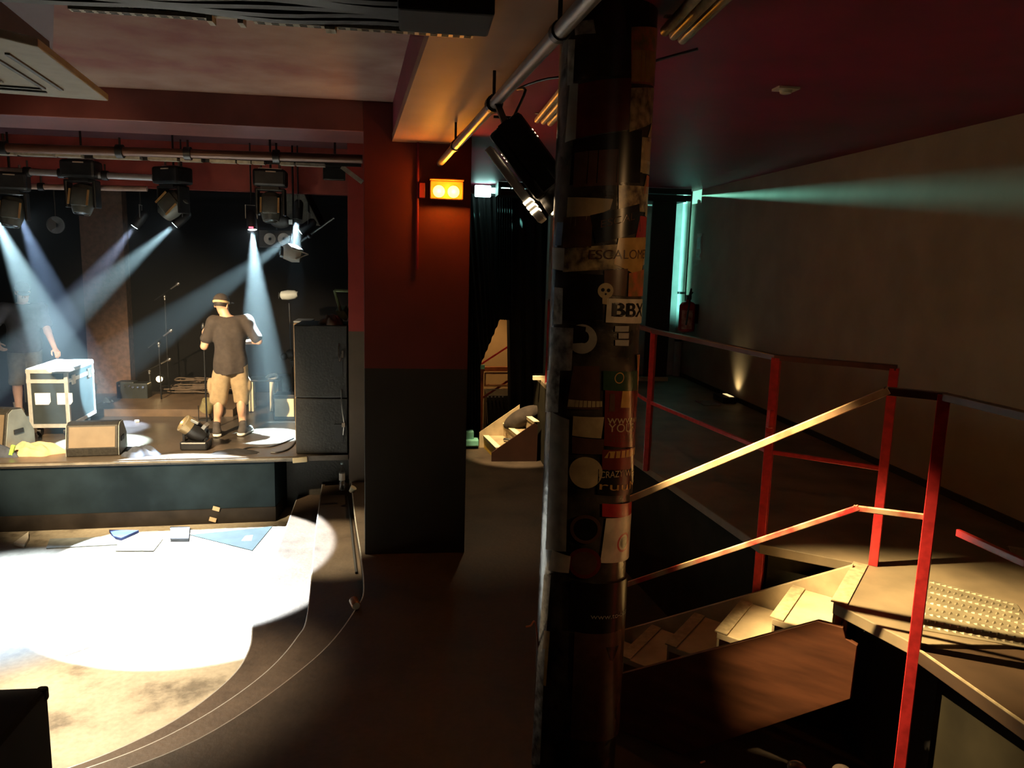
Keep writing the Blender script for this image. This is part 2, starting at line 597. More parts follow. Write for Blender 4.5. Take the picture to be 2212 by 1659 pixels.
# ceilings
struct('ceiling_hall', MB().prism([Vector(p) for p in ((0.24, -3.2, ZC), (3.64, -3.2, ZC), (3.64, 11.9, ZC), (0.37, 11.9, ZC), (0.37, 6.42, ZC), (-0.20, 6.42, ZC), (0.04, 3.4, ZC), (0.24, 1.0, ZC))], (0, 0, 0.34)), M_MAROON)
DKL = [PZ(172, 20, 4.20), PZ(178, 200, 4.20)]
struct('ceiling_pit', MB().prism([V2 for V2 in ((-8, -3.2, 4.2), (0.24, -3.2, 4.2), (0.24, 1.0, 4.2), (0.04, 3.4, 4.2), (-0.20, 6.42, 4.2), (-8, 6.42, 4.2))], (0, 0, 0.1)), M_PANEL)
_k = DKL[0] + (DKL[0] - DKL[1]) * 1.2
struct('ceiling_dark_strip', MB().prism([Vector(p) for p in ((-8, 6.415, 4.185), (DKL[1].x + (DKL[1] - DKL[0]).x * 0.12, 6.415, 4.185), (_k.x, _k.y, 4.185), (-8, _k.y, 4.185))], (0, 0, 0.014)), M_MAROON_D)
struct('ceiling_stage', wall_box(-8, 0.37, 7.1, 12.7, 4.3, 4.45), M_MAROON_D)
struct('ceiling_beam', MB().prism([Vector(p) for p in ((0.24, 1.0, 3.90), (0.04, 3.4, 3.90), (-0.205, 6.42, 3.90), (0.25, 6.42, 3.90), (0.53, 3.4, 3.90), (0.74, 1.0, 3.90))], (0, 0, 0.06)), M_BEAM)
struct('trim_header', wall_box(-8, -0.43, 6.42, 7.1, 3.965, 4.3), mat('header_gloss_paint', (0.15, 0.05, 0.05), 0.35, var=0.2, scale=3), bevel=0.006)
struct('trim_stage_header', wall_box(-8, 0.37, 10.1, 10.25, 3.74, 4.3), M_REDP)

# stage
struct('floor_stage', MB().prism([Vector(p) for p in ((-8, 8.06, 0.70), (-1.30, 8.595, 0.70), (-0.76, 8.64, 0.70), (-0.76, 12.7, 0.70), (-8, 12.7, 0.70))], (0, 0, 0.06)), M_STAGE)
struct('floor_stage_wing', wall_box(-0.76, 0.37, 8.72, 12.7, 0.45, 0.76), M_STAGE)
struct('trim_stage_lip', MB().bar((-8, 8.045, 0.735), (-1.30, 8.582, 0.735), 0.012, 0.025), mat('lip_strip', (0.16, 0.14, 0.11), 0.3, var=0.5, scale=5))
struct('wall_stage_front', MB().prism([Vector(p) for p in ((-8, 8.09, 0.17), (-1.57, 8.605, 0.17), (-1.52, 9.25, 0.17), (-8, 9.25, 0.17))], (0, 0, 0.53)), M_FASC)
struct('baseboard_stage', MB().prism([Vector(p) for p in ((-8, 8.08, 0.0), (-1.565, 8.595, 0.0), (-1.52, 9.25, 0.0), (-8, 9.25, 0.0))], (0, 0, 0.17)), mat('kickboard_paint', (0.020, 0.016, 0.013), 0.8, var=0.3, scale=4, spec=0.08))
struct('wall_stage_recess', wall_box(-1.52, -0.745, 9.1, 9.25, 0.0, 0.70), M_BLKW)
struct('wall_stage_pilaster', MB().box((PY(228, 700, 12.45).x, 12.6, 2.3), (0.62, 0.2, 3.4)), M_BROWNB)

# ------------------------------------------------------------------ raised platform
B0, A0 = Vector((1.93, 3.15, ZP)), Vector((2.31, 3.60, ZP))
NA = (A0 - B0).normalized()                     # across the stair
SD = Vector((-0.19, 0.20, -0.17))               # one step down
SDH = Vector((-0.19, 0.20, 0)).normalized()
V = lambda x, y, z: Vector((x, y, z))
deck = [V(1.91, 3.89, 0), V(2.31, 3.60, 0), V(1.93, 3.15, 0), V(2.06, 2.75, 0), V(3.635, 2.62, 0), V(3.635, 10.265, 0), V(1.60, 10.265, 0), V(1.60, 9.35, 0), V(1.68, 6.2, 0)]
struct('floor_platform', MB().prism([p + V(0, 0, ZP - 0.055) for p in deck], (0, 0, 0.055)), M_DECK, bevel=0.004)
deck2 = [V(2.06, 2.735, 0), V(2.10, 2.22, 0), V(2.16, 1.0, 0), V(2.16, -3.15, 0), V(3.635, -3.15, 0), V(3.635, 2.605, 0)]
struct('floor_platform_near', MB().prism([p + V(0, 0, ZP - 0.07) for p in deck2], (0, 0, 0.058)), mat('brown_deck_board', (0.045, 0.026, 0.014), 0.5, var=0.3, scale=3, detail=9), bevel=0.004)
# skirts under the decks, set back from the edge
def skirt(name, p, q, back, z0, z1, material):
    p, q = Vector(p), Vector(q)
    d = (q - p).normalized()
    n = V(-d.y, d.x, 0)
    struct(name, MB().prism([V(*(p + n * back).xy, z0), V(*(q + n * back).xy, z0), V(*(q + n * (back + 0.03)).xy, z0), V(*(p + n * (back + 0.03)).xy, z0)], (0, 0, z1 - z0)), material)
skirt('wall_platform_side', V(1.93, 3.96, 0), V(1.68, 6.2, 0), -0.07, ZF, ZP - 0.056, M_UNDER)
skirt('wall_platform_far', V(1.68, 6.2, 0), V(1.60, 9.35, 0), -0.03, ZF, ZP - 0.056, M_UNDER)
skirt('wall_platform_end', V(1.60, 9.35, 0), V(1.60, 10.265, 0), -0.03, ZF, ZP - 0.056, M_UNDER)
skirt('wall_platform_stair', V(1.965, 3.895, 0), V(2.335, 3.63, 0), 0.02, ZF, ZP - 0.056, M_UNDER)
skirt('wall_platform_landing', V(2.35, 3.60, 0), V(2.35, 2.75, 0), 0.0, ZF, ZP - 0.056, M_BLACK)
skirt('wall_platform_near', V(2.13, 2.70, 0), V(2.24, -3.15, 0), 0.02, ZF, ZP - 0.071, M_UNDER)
struct('trim_platform_edge', MB().bar((2.065, 2.73, ZP - 0.022), (2.105, 2.22, ZP - 0.022), 0.008, 0.03).bar((2.105, 2.22, ZP - 0.022), (2.165, 1.0, ZP - 0.022), 0.008, 0.03), M_NOSE)
struct('wall_right_base_shade', wall_box(3.622, 3.64, -3.1, 10.26, ZP, ZP + 0.05), M_BLACK)  # black strip drawn for the dark shading along the wall foot

# ------------------------------------------------------------------ near stair
stair = thing('wooden_stair', (1.1, 4.3, ZF), 'wooden stair with worn treads and plywood side rising from behind the pillar to the platform', 'stairs')
for i in range(1, 6):
    b, a = B0 + SD * i, A0 - NA * 0.13 + SD * i
    bk = -SDH * 0.30
    lo = V(0, 0, -0.035)
    wpart('tread', MB().prism([b + lo, a + lo, a + bk + lo, b + bk + lo], (0, 0, 0.035)), M_TREAD, stair, bevel=0.004)
    o_ = wpart('nosing', MB().prism([b + SDH * 0.012 + V(0, 0, 0.0), a + SDH * 0.012, a - SDH * 0.055, b - SDH * 0.055], (0, 0, 0.007)), M_NOSE, stair)
    wpart('riser', MB().prism([b + bk * 0.93 + V(0, 0, 0.0), a + bk * 0.93, a + bk * 0.97, b + bk * 0.97], (0, 0, 0.135)), M_TREAD, stair)
wpart('nosing', MB().prism([B0 + SDH * 0.012, A0 + SDH * 0.012, A0 - SDH * 0.06, B0 - SDH * 0.06], (0, 0, 0.006)), M_NOSE, stair)
# near side panel
nb = B0 - NA * 0.045
pts = [PP(x, y, nb, NA) for x, y in ((1766, 1342), (1821, 1356), (1827, 1380), (1852, 1395), (1837, 1510))]
bot = PP(1478, 1581, nb, NA)
bot.z = ZF + 0.005
slope = (pts[0] - PP(1364, 1450, nb, NA))
low = pts[0] - slope * 1.42
pts += [bot, V(low.x, low.y, ZF + 0.005), low]
wpart('side_panel', MB().prism(pts, NA * 0.03), M_PLY, stair, bevel=0.003)
fb = A0 - NA * 0.10
ft = fb + V(0, 0, 0.02)
wpart('side_panel', MB().prism([ft, ft + SD * 5.6, V(*(fb + SD * 5.6).xy, ZF + 0.005), V(*(fb + SD * 4.2).xy, ZF + 0.005), fb + V(0, 0, -0.35)], NA * 0.028), M_TREAD, stair, bevel=0.003)

# ------------------------------------------------------------------ rails
M_RAILT = mat('worn_dark_rail', (0.075, 0.02, 0.014), 0.4, var=0.3, scale=8)
M_WORN = mat('worn_red_enamel', (0.46, 0.03, 0.03), 0.35, var=0.2, scale=9, var2=(0.62, 0.46, 0.28), detail=9)
M_HAND = mat('worn_handrail', (0.66, 0.47, 0.28), 0.28, 0.1, var=0.15, scale=8, var2=(0.50, 0.22, 0.12), spec=0.7)
ZR, ZM = 2.515, 2.01
P1, P2, P3 = V(1.94, 3.935, ZP), V(2.39, 3.57, ZP), V(2.06, 2.745, ZP)
g = thing('guard_rail', (1.915, 3.90, ZP), 'red guard rail along the platform edge above the stair, running back to the far end', 'railing')
def post(p, z1, par, w=0.045, z0=None):
    z0 = p.z if z0 is None else z0
    wpart('post', MB().bar((p.x, p.y, z0), (p.x, p.y, z1), w, w, up=(0.6, 0.75, 0)), M_REDM, par, bevel=0.003)
post(P1, ZR, g, 0.046, ZP - 0.31)
post(P2, ZR, g, 0.045)
PF1, PF2 = V(1.71, 5.40, ZP), V(1.70, 6.9, ZP)
post(PF1, ZR, g, 0.04)
post(PF2, ZR, g, 0.04)
post(V(1.64, 9.42, ZP), ZR, g, 0.05)
def rail(name, par, a, b, w, h, material):
    wpart(name, MB().bar(a, b, w, h, ext=0.012), material, par, bevel=0.003)
up = lambda p, z: V(p.x, p.y, z)
rail('top_rail', g, up(P1, ZR), up(P2, ZR), 0.045, 0.03, M_RAILT)
rail('top_rail', g, up(P1, ZR), up(PF1, ZR), 0.045, 0.03, M_RAILT)
rail('top_rail', g, up(PF1, ZR), up(PF2, ZR), 0.045, 0.03, M_RAILT)
rail('top_rail', g, up(PF2, ZR), V(1.64, 9.42, ZR), 0.045, 0.03, M_RAILT)
rail('mid_rail', g, up(P1, 1.99), up(P2, 1.99), 0.018, 0.024, M_REDM)
rail('mid_rail', g, up(P1, 1.99), up(PF1, 1.99), 0.018, 0.024, M_REDM)
rail('mid_rail', g, up(PF1, 1.99), up(PF2, 1.99), 0.018, 0.024, M_REDM)
wpart('latch', MB().box(PY(1664, 905, 3.88), (0.03, 0.035, 0.10), None, 0.006).box(PY(1660, 945, 3.88), (0.02, 0.03, 0.05)), M_REDM, g)

hr = thing('hand_rail', tuple(P3), 'red handrail with a worn pale top sloping down the near side of the stair', 'railing')
post(P3, ZR + 0.01, hr, 0.046, ZF)
KN = V(1.895, 2.865, ZR)
dn = PP(1380, 1070, KN, (NA.x, NA.y, 0))
dn = KN + (dn - KN) * 1.22
rail('top_rail', hr, up(P3, ZR), KN, 0.04, 0.032, M_RAILT)
rail('handrail', hr, KN, dn, 0.042, 0.030, M_HAND)
KM = PP(1850, 1098, KN, (NA.x, NA.y, 0))
dm = PP(1370, 1257, KN, (NA.x, NA.y, 0))
dm = KM + (dm - KM) * 1.2
rail('mid_rail', hr, up(P3, PY(2000, 1118, 2.745).z), KM, 0.018, 0.024, M_WORN)
rail('mid_rail', hr, KM, dm, 0.018, 0.024, M_WORN)
post(V(dn.x, dn.y, ZF), dn.z, hr, 0.04)
rail('top_rail', hr, up(P3, ZR), V(2.17, 1.4, ZR), 0.04, 0.03, M_RAILT)
rail('mid_rail', hr, V(2.085, 2.60, ZM - 0.005), V(2.17, 1.4, ZM), 0.018, 0.028, M_REDM)

# tread plates on the landing
def tread_plate(name, quad, label, nu, nv, h=0.004):
    q = [PZ(x, y, ZP) for x, y in quad]
    root = MB().prism([p + V(0, 0, 0.0) for p in q], (0, 0, h))
    rnd = random.Random(3)
    for i in range(nu):
        for j in range(nv):
            u, v_ = (i + 0.5 + (0.25 if j % 2 else -0.25)) / nu, (j + 0.5) / nv
            c = (q[0] * (1 - u) + q[1] * u) * (1 - v_) + (q[3] * (1 - u) + q[2] * u) * v_
            a = 0.7 if j % 2 else -0.7
            d = V(math.cos(a), math.sin(a), 0)
            e = V(-d.y, d.x, 0)
            root.add([c + d * 0.022 + V(0, 0, h), c + e * 0.009 + V(0, 0, h), c - d * 0.022 + V(0, 0, h), c - e * 0.009 + V(0, 0, h), c + V(0, 0, h + 0.007)], [(0, 1, 4), (1, 2, 4), (2, 3, 4), (3, 0, 4)])
    return single(name, root, mat('worn_steel_plate', (0.42, 0.36, 0.24), 0.38, 0.55, var=0.2, scale=9), label, 'floor plate')
tread_plate('tread_plate', ((2003, 1252), (2196, 1306), (2260, 1408), (1992, 1362)), 'studded metal tread plate on the lit landing beside the red handrail post', 15, 9)
tread_plate('tread_plate', ((2178, 1180), (2300, 1200), (2330, 1260), (2190, 1213)), 'small studded metal plate on the platform floor close to the grey wall', 8, 5)

# ------------------------------------------------------------------ profile spot on the pipe
pipe_a, pipe_b = PY(950, 353, 6.40), None
PZ_ = pipe_a.z
pipe_b = PZ(1262, 10, PZ_)
dirp = (pipe_b - pipe_a).normalized()
pp = thing('lighting_pipe', tuple(pipe_a), 'long grey lighting pipe slung under the ceiling beam between the wide pier and the pillar', 'pipe')
wpart('tube', MB().cyl(pipe_a + dirp * 0.02, pipe_b + dirp * 0.3, 0.027, n=20), mat('pipe_steel', (0.45, 0.43, 0.42), 0.35, 0.8, var=0.15), pp, True)
for t in (0.25, 0.62, 0.93):
    c = pipe_a.lerp(pipe_b, t)
    wpart('hanger', MB().cyl(c, (c.x, c.y, 3.90), 0.008, n=8).cyl(c - dirp * 0.02, c + dirp * 0.02, 0.034, n=14), M_BLKM, pp, True)

LC = PY(1150, 350, 3.50)
LT = V(2.03, 3.06, ZP)
ld = (LT - LC).normalized()
la = ld.cross(V(0, 0, 1)).normalized()
lu = la.cross(ld)
LR = Matrix((ld, la, lu)).transposed()
lamp = thing('profile_spotlight', tuple(LC), 'black profile spotlight with glowing vent slots clamped under the lighting pipe', 'stage light')
Lp = lambda x, y, z: LC + LR @ V(x, y, z)
wpart('body', MB().box(LC - ld * 0.02, (0.36, 0.16, 0.17), LR, 0.02), M_BLKM, lamp)
wpart('lens_tube', MB().cyl(LC + ld * 0.15, LC + ld * 0.235, 0.075, 0.082, 24), M_BLKM, lamp, True)
wpart('lens', MB().cyl(LC + ld * 0.2352, LC + ld * 0.238, 0.070, 0.070, 24), M_WARML, lamp)
sl = MB()
for k in range(3):
    sl.box(Lp(0.09 + 0.024 * k, 0.0, 0.0), (0.012, 0.166, 0.06), LR)
for k in range(3):
    sl.box(Lp(-0.10 + 0.018 * k, 0.05, 0.0), (0.004, 0.02, 0.175), LR)
wpart('glow_slot', sl, M_HOT, lamp)
# side plate (yoke) carried on the camera-left flank
sp = MB()
for s_ in (-1, 1):
    sp.box(Lp(-0.02, s_ * 0.10, 0.0), (0.34, 0.008, 0.07), LR)
sp.bar(Lp(-0.19, -0.104, 0), Lp(-0.19, 0.104, 0), 0.05, 0.008, up=ld)
wpart('yoke', sp, M_BLKM, lamp)
pl_ = MB().box(Lp(0.035, 0.0, -0.118), (0.40, 0.11, 0.035), LR, 0.006)
wpart('side_plate', pl_, mat('grey_side_cover', (0.75, 0.78, 0.80), 0.5, var=0.1), lamp)
sl2 = MB()
for k in range(3):
    sl2.box(Lp(0.13 + 0.026 * k, 0.0, -0.118), (0.013, 0.116, 0.040), LR)
wpart('glow_slot', sl2, M_HOT, lamp)
cl = pipe_a.lerp(pipe_b, (PY(1045, 240, 3.9).y - pipe_a.y) / (pipe_b.y - pipe_a.y))
wpart('hook_clamp', MB().bar(cl + V(0, 0, 0.04), Lp(-0.19, 0, 0), 0.03, 0.012).cyl(cl - dirp * 0.025, cl + dirp * 0.025, 0.042, n=16).box(cl + V(0.05, 0, -0.06), (0.10, 0.012, 0.012)), M_BLKM, lamp)
wpart('power_cable', MB().tube([Lp(-0.20, 0.02, 0.05), Lp(-0.25, 0.05, 0.16), cl + V(0.12, 0.02, 0.08), cl + V(0.25, -0.1, 0.11), cl + V(0.5, -0.35, 0.10), cl + V(0.8, -0.6, 0.15)], 0.006), M_RUBBER, lamp, True)
spot('stair_spot_light', LC + ld * 0.26, LT, 1500, 42, 0.8, (1.0, 0.72, 0.34), 0.022)

# ------------------------------------------------------------------ amber twin lamp on the pier
AM = PY(964, 414, 6.42)
am = thing('twin_emergency_lamp', (AM.x, 6.42, AM.z - 0.07), 'small amber twin lamp glowing on the wide maroon pier', 'lamp')
wpart('housing', MB().box((AM.x, 6.37, AM.z + 0.005), (0.265, 0.10, 0.145), None, 0.008), mat('amber_housing', (0.30, 0.13, 0.035), 0.5), am)
wpart('hood', MB().box((AM.x, 6.345, AM.z + 0.082), (0.27, 0.15, 0.008)), mat('amber_housing', (0.3, 0.13, 0.035)), am)
for dx in (-0.062, 0.054):
    wpart('bulb', MB().sphere((AM.x + dx, 6.315, AM.z - 0.008), 0.048, sc=(1, 0.5, 1)), M_AMBER, am, True)
    point('amber_lamp_light', (AM.x + dx, 6.272, AM.z - 0.008), 9.0, (1.0, 0.30, 0.02), 0.03)
jb = thing('junction_box', (PY(912, 412, 6.42).x, 6.42, 3.45), 'narrow junction box and conduit on the pier beside the amber lamp', 'conduit')
wpart('conduit', MB().cyl((AM.x - 0.23, 6.40, 2.9), (AM.x - 0.23, 6.40, 3.9), 0.011, n=10), M_MAROON, jb, True)
wpart('cover', MB().box((AM.x - 0.195, 6.395, AM.z + 0.0), (0.05, 0.05, 0.12), None, 0.006), M_MAROON, jb)

# ------------------------------------------------------------------ wall fittings on the right
rp = thing('drain_pipe', (3.585, 10.205, ZP), 'pale vertical pipe in the far corner, lit teal at the top', 'pipe')
dpx = 3.585
wpart('tube', MB().cyl((dpx, 10.205, ZP), (dpx, 10.205, ZC), 0.050, n=24), M_WHITEP, rp, True)
wpart('collar', MB().cyl((dpx, 10.205, 2.60), (dpx, 10.205, 2.63), 0.054, n=24), M_BLKM, rp, True)
wpart('collar', MB().cyl((dpx, 10.205, 1.95), (dpx, 10.205, 1.98), 0.054, n=24), M_BLKM, rp, True)
ex0 = PX(1482, 720, 3.40)
ey = ex0.y
ez = 1.95
ext = thing('fire_extinguisher', (3.45, 9.55, 2.08), 'red fire extinguisher with a white label hanging on the far end of the grey wall', 'fire extinguisher')
ex, eyy = 3.50, 9.55
e_b = PX(1483, 718, ex).z
e_t = PX(1483, 650, ex).z
eyy = PX(1483, 700, ex).y
ext.location = (ex, eyy, e_b)
H_ = e_t - e_b
wpart('cylinder', MB().lathe((ex, eyy, e_b), [(0.06, 0), (0.10, 0.02), (0.105, 0.05), (0.105, H_ * 0.86), (0.08, H_ * 0.95), (0.03, H_ * 1.0), (0.03, H_ * 1.05)]), M_EXT, ext, True)
wpart('valve', MB().box((ex, eyy, e_t + 0.05), (0.06, 0.10, 0.06), None, 0.008).bar((ex, eyy - 0.02, e_t + 0.07), (ex, eyy - 0.14, e_t + 0.12), 0.025, 0.012), M_BLKM, ext)
wpart('hose', MB().tube([(ex, eyy - 0.03, e_t + 0.05), (ex - 0.02, eyy - 0.15, e_t + 0.16), (ex - 0.04, eyy - 0.17, e_t), (ex - 0.05, eyy - 0.12, e_t - 0.3)], 0.012), M_RUBBER, ext, True)
def cyl_patch(c, r, a0, a1, z0, z1, k=10):
    mb = MB()
    vs = []
    for i in range(k + 1):
        a = a0 + (a1 - a0) * i / k
        for z in (z0, z1):
            vs.append(V(c[0] + math.cos(a) * r, c[1] + math.sin(a) * r, z))
    return mb.add(vs, [(2 * i, 2 * i + 2, 2 * i + 3, 2 * i + 1) for i in range(k)])
wpart('label', cyl_patch((ex, eyy), 0.1065, -2.6, -1.2, e_b + H_ * 0.12, e_b + H_ * 0.72), mat('extinguisher_label', (0.7, 0.5, 0.45), 0.6, var=0.3, scale=14, var2=(0.45, 0.06, 0.05)), ext)
wpart('bracket', MB().box((ex + 0.115, eyy, e_b + H_ * 0.6), (0.05, 0.06, 0.25)), M_BLKM, ext)
sg = PX(1510, 533, 3.635)
sgn = thing('wall_sign', (3.638, sg.y, sg.z - 0.17), 'small red and white pictogram sign on the grey wall above the extinguisher', 'sign')
wpart('plate', MB().box((3.636, sg.y, sg.z), (0.008, 0.20, 0.34)), mat('sign_cream', (0.55, 0.45, 0.38), 0.6), sgn)
wpart('pictogram', MB().box((3.631, sg.y, sg.z + 0.05), (0.004, 0.13, 0.16)).box((3.631, sg.y, sg.z - 0.11), (0.004, 0.15, 0.05)), M_REDP, sgn)
# black leaf hiding the far light, and the door behind
bp_x0, bp_x1 = PY(1402, 600, 9.95).x, PY(1453, 586, 9.95).x
lf = thing('black_door_leaf', (bp_x0, 9.95, ZP), 'tall black door leaf standing open in front of the far white wall', 'door')
zt = PY(1440, 427, 9.95).z
wpart('panel', MB().box(((bp_x0 + bp_x1) / 2, 9.97, (ZP + zt) / 2 + 0.01), (bp_x1 - bp_x0, 0.05, zt - ZP - 0.02)), M_BLACK, lf, bevel=0.004)
wpart('handle', MB().cyl((bp_x0 + 0.12, 9.92, 2.05), (bp_x0 + 0.12, 9.945, 2.05), 0.02).sphere((bp_x0 + 0.12, 9.90, 2.05), 0.024), M_STEEL, lf, True)
struct('trim_threshold', wall_box(1.5, 3.3, 9.70, 9.76, ZP, ZP + 0.05), M_CREAM)
# uplight at the foot of the wall
ul = PZ(1546, 866, ZP)
upl = thing('floor_uplight', (ul.x, ul.y, ZP), 'small floor uplight at the foot of the grey wall near the extinguisher', 'lamp')
wpart('housing', MB().box((3.49, 8.26, ZP + 0.035), (0.16, 0.30, 0.07), None, 0.008), M_BLKM, upl)
wpart('lens', MB().box((3.53, 8.26, ZP + 0.0715), (0.05, 0.20, 0.004)), mat('dim_warm_lens', (1, 0.85, 0.55), 0.3, emit=(1.0, 0.70, 0.32), estr=1.2), upl)
spot('wall_uplight_light', (3.53, 8.26, ZP + 0.08), (3.64, 8.26, ZP + 0.26), 7, 88, 1.0, (1.0, 0.70, 0.32), 0.03)
wpart('grille', MB().box((3.24, 8.12, ZP + 0.006), (0.20, 0.26, 0.012)), M_STEEL, upl)
sm = PZ(1698, 190, ZC)
sd_ = thing('smoke_detector', (sm.x, sm.y, ZC - 0.03), 'small white square smoke detector on the maroon ceiling', 'smoke detector')
wpart('base', MB().box((sm.x, sm.y, ZC - 0.006), (0.12, 0.09, 0.012)), M_WHITEP, sd_)
wpart('sensor', MB().lathe((sm.x, sm.y, ZC - 0.012), [(0.035, 0), (0.03, 0.016), (0.02, 0.02)], (0, 0, -1)), M_WHITEP, sd_, True)

# ------------------------------------------------------------------ far lights behind the curtain
tl = thing('teal_strip_light', (PY(1110, 412, 10.30).x, 10.30, 3.72), 'row of bright teal white lamps along the top of the black drapes beyond the pier', 'lamp')
wpart('rail', MB().bar(PY(1026, 404, 10.3), PY(1212, 402, 10.3), 0.05, 0.03), M_BLKM, tl)
for x, y, wd, ht in ((1043, 413, 0.21, 0.15), (1070, 412, 0.12, 0.07), (1092, 412, 0.12, 0.08), (1112, 411, 0.09, 0.06), (1128, 414, 0.09, 0.07), (1150, 412, 0.11, 0.06), (1170, 414, 0.07, 0.05), (1187, 414, 0.14, 0.09)):
    c = PY(x, y, 10.24)
    wpart('lamp_head', MB().box(c, (wd, 0.05, ht), None, 0.015), M_TEAL, tl)
point('teal_lamp_light', PY(1062, 398, 10.05), 0.6, (0.35, 1.0, 0.85), 0.05)
# added louvres and tray, shaped to cut the teal light to a wall band
TS = V(1.9, 10.17, 3.905)
tsl = thing('added_light_slot', tuple(TS), 'black louvred strip lamp tucked under the ceiling behind the black door leaf', 'lamp')
dY = 0.34
wpart('louvre', MB().box((2.25, TS.y - dY, TS.z - dY * 0.0525 + 0.035), (2.5, 0.03, 0.070)), M_BLACK, tsl)
wpart('louvre', MB().box((2.25, TS.y - dY, TS.z - dY * 0.0915 - 0.035), (2.5, 0.03, 0.07)), M_BLACK, tsl)
wpart('tray', MB().box((2.22, 10.03, 3.80), (2.44, 0.42, 0.012)).box((1.01, 10.03, 3.88), (0.02, 0.42, 0.15)), M_BLACK, tsl)
wpart('backplate', MB().box((2.2, 10.255, 3.88), (2.5, 0.02, 0.14)), M_BLKM, tsl)
point('teal_band_light', TS, 420, (0.30, 1.0, 0.83), 0.006)
al_ = area('added_pipe_light', V(bp_x1 - 0.10, 10.10, 3.08), V(dpx, 10.205, 3.08), 2.2, 0.03, 1.5, (0.30, 1.0, 0.83))  # hidden light added to turn the corner pipe teal
al_.data.spread = math.radians(70)
ltb = single('added_tube', MB().cyl((bp_x1 - 0.13, 10.10, ZP), (bp_x1 - 0.13, 10.10, 3.78), 0.012, n=10), M_BLKM, 'slim teal lamp tube fixed upright behind the black door leaf', 'lamp', smooth=True)  # added tube, unseen, posing as the source of the pipe's light

# ================================================================== PILLAR AND STICKERS
PC, PR = V(0.722, 3.12, 0), 0.187
PTOP = V(0.735, 3.12, 0)
pil = thing('round_pillar', (PC.x, PC.y, ZF), 'round pillar plastered with band stickers and torn posters between the stage and the stair', 'pillar')
M_PIL = mat('glued_poster_layers', (0.055, 0.045, 0.035), 0.24, var=0.5, scale=9, bump=0.3, var2=(0.012, 0.011, 0.012), detail=8)
wpart('shaft', MB().cyl((PC.x, PC.y, ZF), (PTOP.x, PTOP.y, ZC), PR, n=64), M_PIL, pil, True)


def hit(px, py):
    """where a pixel's ray meets the pillar: (angle about its axis, height)"""
    d = ray(px, py)
    lo = None
    a = d.x * d.x + d.y * d.y
    c_ = PC - EYE
    b = d.x * c_.x + d.y * c_.y
    cc = c_.x ** 2 + c_.y ** 2 - PR ** 2
    disc = b * b - a * cc
    if disc < 0:
        disc = 0.0
    t = (b - math.sqrt(disc)) / a
    p = EYE + d * t
    return math.atan2(p.y - PC.y, p.x - PC.x), p.z


def onp(a, z, off):
    f = (z - ZF) / (ZC - ZF)
    c = PC.lerp(PTOP, f)
    return V(c.x + math.cos(a) * (PR + off), c.y + math.sin(a) * (PR + off), z)


LAY = [0.0012]
def st_quad(px, material, name='sticker', n=8):
    LAY[0] += 0.00012
    q = [hit(*p) for p in px]
    mb = MB()
    vs = []
    for i in range(n + 1):
        for j in range(n + 1):
            u, v_ = i / n, j / n
            a = (q[0][0] * (1 - u) + q[1][0] * u) * (1 - v_) + (q[3][0] * (1 - u) + q[2][0] * u) * v_
            z = (q[0][1] * (1 - u) + q[1][1] * u) * (1 - v_) + (q[3][1] * (1 - u) + q[2][1] * u) * v_
            vs.append(onp(a, z, LAY[0]))
    mb.add(vs, [(i * (n + 1) + j, (i + 1) * (n + 1) + j, (i + 1) * (n + 1) + j + 1, i * (n + 1) + j + 1) for i in range(n) for j in range(n)])
    return wpart(name, mb, material, pil, True)


def st_disc(cx, cy_, r, material, name='sticker', parent=None, r0=0.0, off=0.0, sx=1.0):
    LAY[0] += 0.00012
    a0, z0 = hit(cx, cy_)
    a1, z1 = hit(cx + 3, cy_)
    _, z2 = hit(cx, cy_ + 3)
    R = r * abs(z2 - z0) / 3
    mb = MB()
    K, N = 4, 28
    vs = []
    for k in range(K + 1):
        rr = R * (r0 + (1 - r0) * k / K)
        for i in range(N):
            t = 2 * PI * i / N
            vs.append(onp(a0 + rr * sx * math.cos(t) / PR, z0 + rr * math.sin(t), LAY[0] + off))
    fs = [(k * N + i, k * N + (i + 1) % N, (k + 1) * N + (i + 1) % N, (k + 1) * N + i) for k in range(K) for i in range(N)]
    if r0 == 0:
        pass
    mb.add(vs, fs)
    return wpart(name, mb, material, parent or pil, True)


